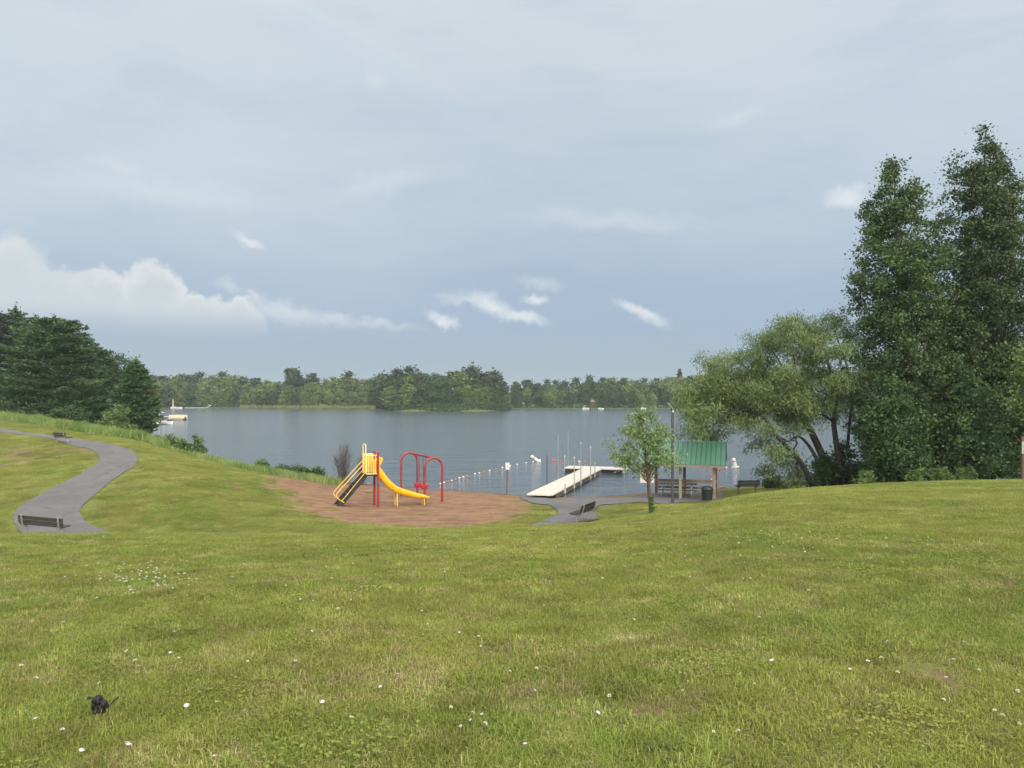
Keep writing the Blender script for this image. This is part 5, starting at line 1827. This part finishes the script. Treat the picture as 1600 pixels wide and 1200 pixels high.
nt.links.new(mixc(nt, n1, (.052, .140, .095), (.080, .180, .125)), b.inputs['Base Color'])
b.inputs['Roughness'].default_value = .45
b.inputs['Metallic'].default_value = .15
M['roof'] = gm_
M['roof_seam'] = simple('roof_seam_shade', (.020, .095, .058), .5, var=.1)  # darker green on the ribs paints in the shading along the seams
XL, XR, OH = -2.45, 2.55, .5
RY = DP / 2
run = RY + OH
RZ = EZ + run * PITCH
n_ = Vector((0, -PITCH, 1)).normalized()
for side_ in (0, 1):
    f_ = (lambda p: p) if side_ == 0 else (lambda p: Vector((p.x, DP - p.y, p.z)))
    mb = MB()
    a0, a1 = Vector((XL, -OH, EZ)), Vector((XL, RY - .004, RZ - .002))
    poly = [a0, a1, a1 + Vector((0, 0, .04)), a0 + Vector((0, 0, .04))]
    mb.prism([f_(q_) for q_ in poly], (XR - XL, 0, 0))
    k = XL + .02
    while k < XR:
        b0, b1 = Vector((k, -OH - .004, EZ + .041)), Vector((k, RY - .03, RZ + .04 - .03 * PITCH))
        mb.bar(f_(b0), f_(b1), .028, .05, mat=1)
        k += .276
    mb.build('roof_panel', [M['roof'], M['roof_seam']], root)
mb = MB()
mb.prism([(XL, RY - .16, RZ - .035), (XL, RY, RZ + .062), (XL, RY + .16, RZ - .035), (XL, RY, RZ + .045)], (XR - XL, 0, 0))
mb.build('ridge_cap', M['roof'], root)
mb = MB()
for y in (-OH + .03, DP + OH - .03):
    mb.box(((XL + XR) / 2, y, EZ - .07), (XR - XL - .02, .05, .13))
for x in (XL + .04, XR - .04):
    for s_ in (0, 1):
        p0_, p1_ = Vector((x, -OH + .06, EZ - .07)), Vector((x, RY - .02, RZ - .10))
        if s_:
            p0_.y, p1_.y = DP - p0_.y, DP - p1_.y
        mb.bar(p0_, p1_, .04, .14)
mb.build('fascia', M['rail_wood'], root)
mb = MB()
for y in (0, DP):
    mb.box(((XL + XR) / 2 + .02, y, EZ + .10), (XR - XL - .3, .12, .19))
for x in (-1.74, 0, 1.90):
    mb.box((x, DP / 2, EZ + .09), (.10, DP - .14, .17))
    for s_ in (0, 1):
        p0_, p1_ = Vector((x + .12, .05, EZ + .21)), Vector((x + .12, RY, RZ - .10))
        if s_:
            p0_.y, p1_.y = DP - p0_.y, DP - p1_.y
        mb.bar(p0_, p1_, .06, .12)
mb.build('roof_beam', M['rail_wood'], root)
mb = MB()
gz = sg(0, DP)
mb.box((.08, DP - .105, gz + .82), (3.78, .045, .19))
mb.box((.08, DP - .105, gz + .42), (3.78, .045, .14))
mb.build('back_rail', M['rail_wood'], root)

# picnic table inside
tp = Vector((s0.x, s0.y, 0)) + Rz @ Vector((-.30, 1.45, 0))
tp.z = tz(tp.x, tp.y) + .03
root = thing('picnic_table', 'long wooden picnic table with bent steel legs under the shelter', 'table', tp, SA + .02)
mb = MB()
for k in range(5):
    mb.box((0, -.30 + k * .15, .75), (2.35, .14, .045), ch=.006)
mb.build('tabletop', M['rail_wood'], root)
for s in (-1, 1):
    mb = MB()
    for k in (0, 1):
        mb.box((0, s * (.62 + k * .15), .45), (2.35, .14, .045), ch=.006)
    mb.build('seat', M['bench_board'], root)
for x in (-.86, .86):
    mb = MB()
    for s in (-1, 1):
        mb.tube(smooth_path([(x, s * .20, .72), (x, s * .32, .42), (x, s * .48, .10), (x, s * .62, .035), (x, s * .80, .20), (x, s * .80, .42)], 4), .024, 8)
    mb.tube([(x, -.30, .44), (x, .30, .44)], .02, 8)
    mb.tube([(x, 0, .44), (x * .5, 0, .72)], .018, 8)
    mb.build('leg_frame', M['galv'], root)

# trash can
p = at(1105, 43.2)
root = thing('trash_can', 'dark lidded trash can in front of the shelter corner post', 'trash can', p)
mb = MB()
mb.lathe((0, 0, -.1), [(.25, 0), (.27, .1), (.305, .62), (.31, .70)], 20)
mb.build('barrel', M['bin'], root)
mb = MB()
mb.lathe((0, 0, .60), [(.325, 0), (.335, .04), (.33, .09), (.26, .20), (.12, .235), (.04, .24)], 20)
mb.build('lid', M['bin'], root)
mb = MB()
for k in range(2):
    a = math.radians(200 + 140 * k)
    mb.tube(arc((.31 * math.cos(a), .31 * math.sin(a), .45), .07, -90, 90, 6, (math.cos(a), math.sin(a), 0), (0, 0, 1)), .014, 6)
mb.build('handle', M['dark_metal'], root)

# pale board beside the shelter
p = at(1011, 45.0)
root = thing('notice_board', 'blank pale board hanging beside the shelter behind the young tree', 'sign', p, -.12)
zt, zb_ = P(1011, 733, 45).z - p.z, P(1011, 754.5, 45).z - p.z
mb = MB()
mb.box((0, 0, (zt + zb_) / 2), (.80, .03, zt - zb_), ch=.004)
mb.build('panel', M['board_white'], root)
for x in (.06, ):
    mb = MB()
    mb.bar((x, .07, -.3), (x, .07, zt + .02), .09, .09, up=(0, 1, 0))
    mb.build('post', M['post_dark'], root)

# lamp post
p = hit(1050.8, 787.5)
root = thing('lamp_post', 'tall square dark lamp pole with a slim tilted head before the shelter', 'street lamp', p)
hp = P(1050.8, 642, p.y).z - p.z
mb = MB()
mb.bar((0, 0, -.3), (0, 0, hp), .125, .125, up=(0, 1, 0), ch=.012)
mb.build('pole', M['lamp_pole'], root)
mb = MB()
mb.box((0, 0, .03), (.30, .30, .05), ch=.01)
mb.build('base_plate', M['lamp_pole'], root)
mb = MB()
mb.bar((.02, 0, hp - .02), (-.06, -.05, hp + .13), .09, .09, ch=.01)
mb.build('neck', M['lamp_pole'], root)
mb = MB()
mb.bar((.00, -.02, hp + .05), (-.28, -.20, hp + .42), .11, .045, ch=.012)
mb.build('lamp_head', M['galv_dull'], root)
mb = MB()
mb.lathe((0, -.09, hp - .08), [(.02, 0), (.045, .02), (.05, .07), (.03, .10)], 10)
mb.build('sensor', M['white'], root)

# wooden post with grey plate at the tree line
p = at(1598.5, 38.5)
root = thing('wooden_post', 'brown wooden post with a grey plate in front of the dark trees', 'post', p)
mb = MB()
mb.bar((0, 0, -.3), (0, 0, P(1597, 682, 38.5).z - p.z), .14, .14, up=(0, 1, 0), ch=.01)
mb.build('post', M['post_dark'], root)
mb = MB()
z0, z1 = P(1597, 709, 38.5).z - p.z, P(1597, 690, 38.5).z - p.z
mb.box((-.03, -.095, (z0 + z1) / 2), (.19, .04, z1 - z0), ch=.006)
mb.build('plate', M['galv_dull'], root)
mb = MB()
mb.tube([(.045, -.10, z0), (.045, -.10, .15)], .025, 6)
mb.build('conduit', M['galv'], root)

# ------------------------------------------------------------------ boats and far piers
def hull(mb, L, W, H, mat=0, z0=0.0):
    rows_ = []
    for t in np.linspace(-.5, .5, 11):
        k = 1 - max(0, t * 2) ** 2.4 * .92
        w = W / 2 * k
        sheer = H * (1 + .25 * max(0, t * 2) ** 2)
        x = t * L
        rows_.append([Vector((x, -w, z0 + sheer)), Vector((x, -w * .92, z0 + H * .35)), Vector((x, -w * .55, z0 - .12)), Vector((x, 0, z0 - .2)), Vector((x, w * .55, z0 - .12)),
                      Vector((x, w * .92, z0 + H * .35)), Vector((x, w, z0 + sheer))])
    mb.grid(rows_, mat)
    mb.grid([[r_[0] - Vector((0, 0, .05)), r_[-1] - Vector((0, 0, .05))] for r_ in rows_], mat)
    mb.add(rows_[0], [tuple(range(7))], mat)


def outboard(root, x, z):
    mb = MB()
    mb.box((x, 0, z + .25), (.34, .30, .42), ch=.06)
    mb.box((x - .02, 0, z - .2), (.12, .12, .6))
    mb.build('outboard_motor', M['black'], root)


def pontoon(label, p, rz, s=1.0, col_='cream', L=5.2):
    root = thing('pontoon_boat', label, 'boat', p, rz)
    mb = MB()
    for y in (-.85, .85):
        mb.tube([(-L / 2 - .1, y, .12), (L / 2 - .5, y, .12), (L / 2, y, .22)], [.3, .3, .05], 12)
    mb.build('pontoons', M['galv'], root)
    mb = MB()
    mb.box((0, 0, .48), (L, 2.3, .1), ch=.01)
    mb.build('deck', M['board_white'], root)
    mb = MB()
    for y in (-1.12, 1.12):
        mb.box((-.1, y, 1.02), (L - .5, .04, .86), ch=.01)
    for x in (-L / 2 + .16, L / 2 - .38):
        mb.box((x, 0, 1.02), (.04, 2.2, .86), ch=.01)
    mb.build('side_panel', M[col_], root)
    mb = MB()
    for y in (-.75, .75):
        mb.box((-.4, y, .78), (2.6, .55, .5), ch=.06)
        mb.box((-.4, y * 1.33, 1.15), (2.6, .14, .6), ch=.05)
    mb.build('seat', M['white'], root)
    outboard(root, -L / 2 - .25, .45)
    root.scale = (s, s, s)
    return root


def runabout(label, p, rz, L=5.0, arch_=True, s=1.0):
    root = thing('motor_boat', label, 'boat', p, rz)
    mb = MB()
    hull(mb, L, 2.0, .75)
    mb.build('hull', M['white'], root)
    mb = MB()
    mb.grid([[Vector((L * .12, -.8, .8)), Vector((L * .18, -.4, .8)), Vector((L * .20, 0, .8)), Vector((L * .18, .4, .8)), Vector((L * .12, .8, .8))],
             [Vector((L * .04, -.75, 1.25)), Vector((L * .09, -.38, 1.27)), Vector((L * .11, 0, 1.28)), Vector((L * .09, .38, 1.27)), Vector((L * .04, .75, 1.25))]])
    ws = mb.build('windshield', M['dark_metal'], root)
    md = ws.modifiers.new('thick', 'SOLIDIFY')
    md.thickness = .03
    mb = MB()
    mb.box((-L * .1, .4, .9), (.5, .5, .4), ch=.06)
    mb.box((-L * .1, -.4, .9), (.5, .5, .4), ch=.06)
    mb.box((-L * .38, 0, .85), (.6, 1.5, .35), ch=.06)
    mb.build('seat', M['board_white'], root)
    if arch_:
        mb = MB()
        mb.tube([(-L * .10, -.92, .75), (-L * .28, -.80, 1.95), (-L * .28, .80, 1.95), (-L * .10, .92, .75)], .07, 8)
        mb.tube([(-L * .28, -.80, 1.95), (L * .05, -.7, 2.05), (L * .05, .7, 2.05), (-L * .28, .80, 1.95)], .05, 8)
        mb.build('tower_arch', M['white'], root)
    outboard(root, -L / 2 - .2, .5)
    root.scale = (s, s, s)
    return root


wp = water_pt(278, 656.3)
pontoon('cream pontoon boat with black outboard moored past the fir', wp, math.radians(180 - 24), .98)
runabout('white motor boat with a wakeboard arch in front of the cream pontoon boat', water_pt(263.5, 663.2), math.radians(-28), 3.7, True, .92)
runabout('white motor boat half hidden by the dark fir', water_pt(239, 663.5), math.radians(-20), 4.0, True, .9)
p = water_pt(247.5, 659.5)
root = thing('boat_lift', 'brownish boat lift with a pale canopy post beside the hidden boat', 'boat lift', p)
mb = MB()
for x in (-.7, .7):
    for y in (-1.4, 1.4):
        mb.tube([(x, y, -1), (x, y, 2.3)], .06, 6)
for y in (-1.4, 1.4):
    mb.bar((-.7, y, 1.0), (.7, y, 1.0), .08, .08)
mb.build('frame', M['post_wood'], root)
mb = MB()
mb.grid([[Vector((x, y, 2.3 + .35 * math.cos(x / .95 * 1.3))) for x in np.linspace(-.95, .95, 7)] for y in (-1.7, 0, 1.7)])
cv = mb.build('canopy', M['board_white'], root)
cv.modifiers.new('thick', 'SOLIDIFY').thickness = .05
mb = MB()
mb.tube([(.9, -1.5, -1), (.9, -1.5, 3.3)], .09, 8)
mb.build('canopy_post', M['white'], root)

# far shore boats
o = runabout('far white boat with a cream mast against the dark pine', water_pt(276, 638.6), math.radians(0), 6.0, False, 1.05)
mb = MB()
mb.tube([(-1.9, 0, .4), (-1.9, 0, 5.0)], [.30, .18], 8)
mb.build('mast', M['cream'], o)
p = water_pt(309, 638.9)
root = thing('far_pier', 'long white pier with a tilted ramp on the far shore', 'pier', p)
mb = MB()
mb.box((-1, 0, .55), (11.5, 1.6, .22), ch=.02)
mb.build('deck', M['white'], root)
mb = MB()
for x in (-6, -3, 0, 3):
    for y in (-.7, .7):
        mb.tube([(x, y, -1), (x, y, .5)], .08, 6)
mb.build('pile', M['post_dark'], root)
mb = MB()
mb.bar((4.8, 0, .6), (7.2, 0, 1.9), 1.4, .22)
mb.build('ramp', M['white'], root)
pontoon('pale pontoon boat moored under the trees of the island', water_pt(713, 642.3), math.radians(175), .75, 'board_white', 5.0)
runabout('white boat with canopy moored at the darker far shore', water_pt(915, 640.0), math.radians(20), 4.0, True, 1.0)
runabout('small white boat with low hull next to the canopied far boat', water_pt(939, 640.0), math.radians(-15), 3.2, False, .9)
runabout('small white boat on the far shore above the young tree', water_pt(1005, 639.8), math.radians(10), 3.2, False, .95)
# brown cottage among the trees behind the canopied boat
Yc = float(SHL(920)) + 13
pc = Vector(((921 - 800) / F * Yc, Yc, 1.0))
root = thing('cottage', 'small brown cottage hidden among the trees of the darker far shore', 'house', pc, .1)
mb = MB()
mb.box((0, 0, 1.4), (7.5, 5, 2.8))
mb.prism([(-3.75, -2.5, 2.8), (-3.75, 2.5, 2.8), (-3.75, 0, 4.6)], (7.5, 0, 0))
mb.build('wall', M['post_dark'], root)
mb = MB()
for s_ in (-1, 1):
    mb.bar((-.0, s_ * 3.0, 2.62), (0, 0, 4.78), 8.3, .14, up=(0, 0, 1))
mb.build('roof', M['rail_wood'], root)
for x in (-2, .6):
    mb = MB()
    mb.box((x, -2.52, 1.6), (1.1, .06, 1.1))
    mb.build('window', M['dark_metal'], root)

# rocks on the shore where the bank meets the water
r = np.random.default_rng(23)
for i, (u, Y) in enumerate([(228, 82), (234, 80), (221, 85), (215, 88), (300, 70.5), (470, 58.5), (512, 57.6), (548, 56), (575, 55.6)]):
    b_ = at(u, Y)
    bm = bmesh.new()
    bmesh.ops.create_icosphere(bm, subdivisions=2, radius=.35)
    for v in bm.verts:
        v.co += Vector(r.normal(0, .035, 3))
        v.co.z *= .6
        v.co.x *= 1.4
    me = bpy.data.meshes.new('shore_rock')
    bm.to_mesh(me)
    bm.free()
    o = obj('shore_rock', me, M['rock'])
    o.location = (b_.x, b_.y, max(b_.z, -.02) + .05)
    o.rotation_euler = (0, 0, r.uniform(0, 6))
    s = r.uniform(.6, 1.4) * (.6 if u > 400 else 1.2)
    o.scale = (s, s, s)
    tag(o, 'grey rock at the foot of the grassy bank', 'rock', 'grey rocks at the foot of the grassy bank')
p = hit(678.7, 760.6)
bm = bmesh.new()
bmesh.ops.create_icosphere(bm, subdivisions=2, radius=.12)
for v in bm.verts:
    v.co += Vector(r.normal(0, .012, 3))
    v.co.x *= 1.7
    v.co.z *= .6
me = bpy.data.meshes.new('beach_stone')
bm.to_mesh(me)
bm.free()
o = obj('beach_stone', me, M['dock_dark'])
o.location = p + Vector((0, 0, .05))
tag(o, 'small black stone at the water edge beside the swing', 'stone')

# ------------------------------------------------------------------ small things in the lawn
p = hit(155, 1124)
root = thing('black_bag', 'crumpled black plastic bag lying in the near grass', 'bag', p, .2)
r = np.random.default_rng(2)
bm = bmesh.new()
bmesh.ops.create_icosphere(bm, subdivisions=3, radius=.055)
for v in bm.verts:
    d = v.co.normalized()
    k = 1 + .22 * math.sin(d.x * 7 + 1) * math.sin(d.z * 6) + .18 * math.sin(d.y * 9 + d.z * 5) + r.normal(0, .05)
    v.co = Vector((d.x * .050 * k, d.y * .040 * k, d.z * .058 * k + .045))
    if d.z > .35:
        v.co.x -= .012 + .02 * (d.z - .35)
        v.co.z = min(v.co.z, .085 + .012 * d.x)
me = bpy.data.meshes.new('bag')
bm.to_mesh(me)
bm.free()
M['plastic'] = simple('black_plastic_film', (.010, .010, .011), .38, var=.3, bump=.6, bscale=60)
obj('crumple', me, M['plastic'], root)
root.scale = (.66, .8, 1.15)
mb = MB()
mb.grid([[Vector((-.085 + .03 * i, -.02 + .018 * j, .088 + .006 * math.sin(i * 2 + j))) for j in range(4)] for i in range(4)])
mb.grid([[Vector((.03 + .016 * i, -.02 + .014 * j + .01 * math.sin(i * 3), .05 + .02 * math.sin(i * 2.2 + j * 1.3) - .006 * i)) for j in range(4)] for i in range(5)])
mb.tube([(.085, .01, .05), (.11, .015, .066), (.135, .02, .078)], .0035, 5)
fl = mb.build('loose_flap', M['plastic'], root)
fl.modifiers.new('thick', 'SOLIDIFY').thickness = .003

# clover heads and pale daisies, one object each, meshes shared
M['clover'] = simple('white_clover', (.62, .60, .50), .8, var=.15, scale=200)
M['petal'] = simple('pale_pink_petal', (.58, .50, .54), .7, var=.12, scale=80)
M['stem'] = simple('flower_stem', (.07, .13, .03), .7)


def flower_mesh(seed, daisy):
    r = np.random.default_rng(seed)
    mb = MB()
    h = .06 if not daisy else .085
    mb.tube([(0, 0, -.02), (.004, 0, h * .6), (0, .002, h)], .0014, 4, mat=1)
    if not daisy:
        for i in range(40):
            d = Vector(r.normal(0, 1, 3)).normalized()
            d.z = abs(d.z) * .9 - .15
            c = Vector((0, 0, h + .003)) + d * .0085
            s = Vector(r.normal(0, 1, 3)).cross(d).normalized() * .0032
            mb.add([c - s, c + d * .006, c + s, c - d * .004], [(0, 1, 2, 3)])
    else:
        for k in range(9):
            a = 6.283 * k / 9 + r.normal(0, .08)
            d, s = Vector((math.cos(a), math.sin(a), .25 + r.normal(0, .1))), Vector((-math.sin(a), math.cos(a), 0))
            c = Vector((0, 0, h))
            mb.add([c + d * .003 - s * .002, c + d * .012 - s * .0042, c + d * .020, c + d * .012 + s * .0042, c + d * .003 + s * .002], [(0, 1, 2, 3, 4)])
        mb.lathe((0, 0, h - .002), [(.004, 0), (.0045, .003), (.002, .006)], 8)
    o = mb.build('clover_flower', [M['petal'] if daisy else M['clover'], M['stem']])
    me = o.data
    bpy.data.objects.remove(o)
    return me


cl_me = [flower_mesh(s, False) for s in range(3)]
da_me = [flower_mesh(s + 9, True) for s in range(2)]
r = np.random.default_rng(31)
spots = [(r.normal(215, 45), r.normal(908, 13)) for _ in range(85)]
spots += [(r.uniform(0, 980), r.uniform(836, 862)) for _ in range(34)]
spots += [(r.uniform(900, 1280), r.uniform(822, 880)) for _ in range(40)]
spots += [(r.uniform(0, 1600), 850 + 330 * r.random() ** 1.4) for _ in range(85)]
spots += [(r.normal(1240, 60), r.normal(850, 10)) for _ in range(10)]
for u, v in spots:
    p = hit(u, max(v, np.interp(u, [0, 800, 900, 1000, 1160, 1600], [838, 834, 824, 812, 780, 760])))
    o = link(bpy.data.objects.new('clover_flower', cl_me[r.integers(0, 3)]))
    o.location, o.rotation_euler = p, (r.normal(0, .2), r.normal(0, .2), r.uniform(0, 6))
    s = r.uniform(.65, 1.0)
    o.scale = (s, s, s)
    tag(o, 'small round white clover head in the lawn', 'flower', 'white clover heads in the lawn')
dais = [(195, 1177), (200, 1180), (294, 1111), (60, 1131), (124, 1187), (339, 1190), (601, 1081), (620, 1062), (756, 1126), (718, 990), (660, 957), (556, 922), (1355, 1043), (1328, 1052), (1363, 1056),
        (1557, 1053), (1480, 1069), (1508, 1012), (483, 991), (153, 1050), (171, 1040), (205, 1024), (269, 1025), (820, 1174), (925, 1125), (1210, 1043), (740, 1130), (510, 1108), (780, 1052), (793, 1053)]
for u, v in dais:
    p = hit(u, v + 8)
    o = link(bpy.data.objects.new('daisy_flower', da_me[r.integers(0, 2)]))
    o.location, o.rotation_euler = p, (r.normal(0.25, .2), r.normal(0, .25), r.uniform(0, 6))
    s = r.uniform(.5, .8)
    o.scale = (s, s, s)
    tag(o, 'pale pinkish star-shaped flower in the near lawn', 'flower', 'pale pinkish flowers in the near lawn')

# ------------------------------------------------------------------ haze: the air over the lake
hm = bpy.data.materials.new('haze_air')
hm.use_nodes = True
nt = hm.node_tree
for n in list(nt.nodes):
    nt.nodes.remove(n)
vol = new(nt, 'ShaderNodeVolumePrincipled', {'Color': (0.80, 0.86, 0.92, 1), 'Density': HAZE, 'Anisotropy': 0.0})
out = nt.nodes.new('ShaderNodeOutputMaterial')
nt.links.new(vol.outputs[0], out.inputs['Volume'])
mb = MB()
mb.box((0, 2080, 11), (8300, 4450, 30))
tag(mb.build('haze', hm), kind='stuff')
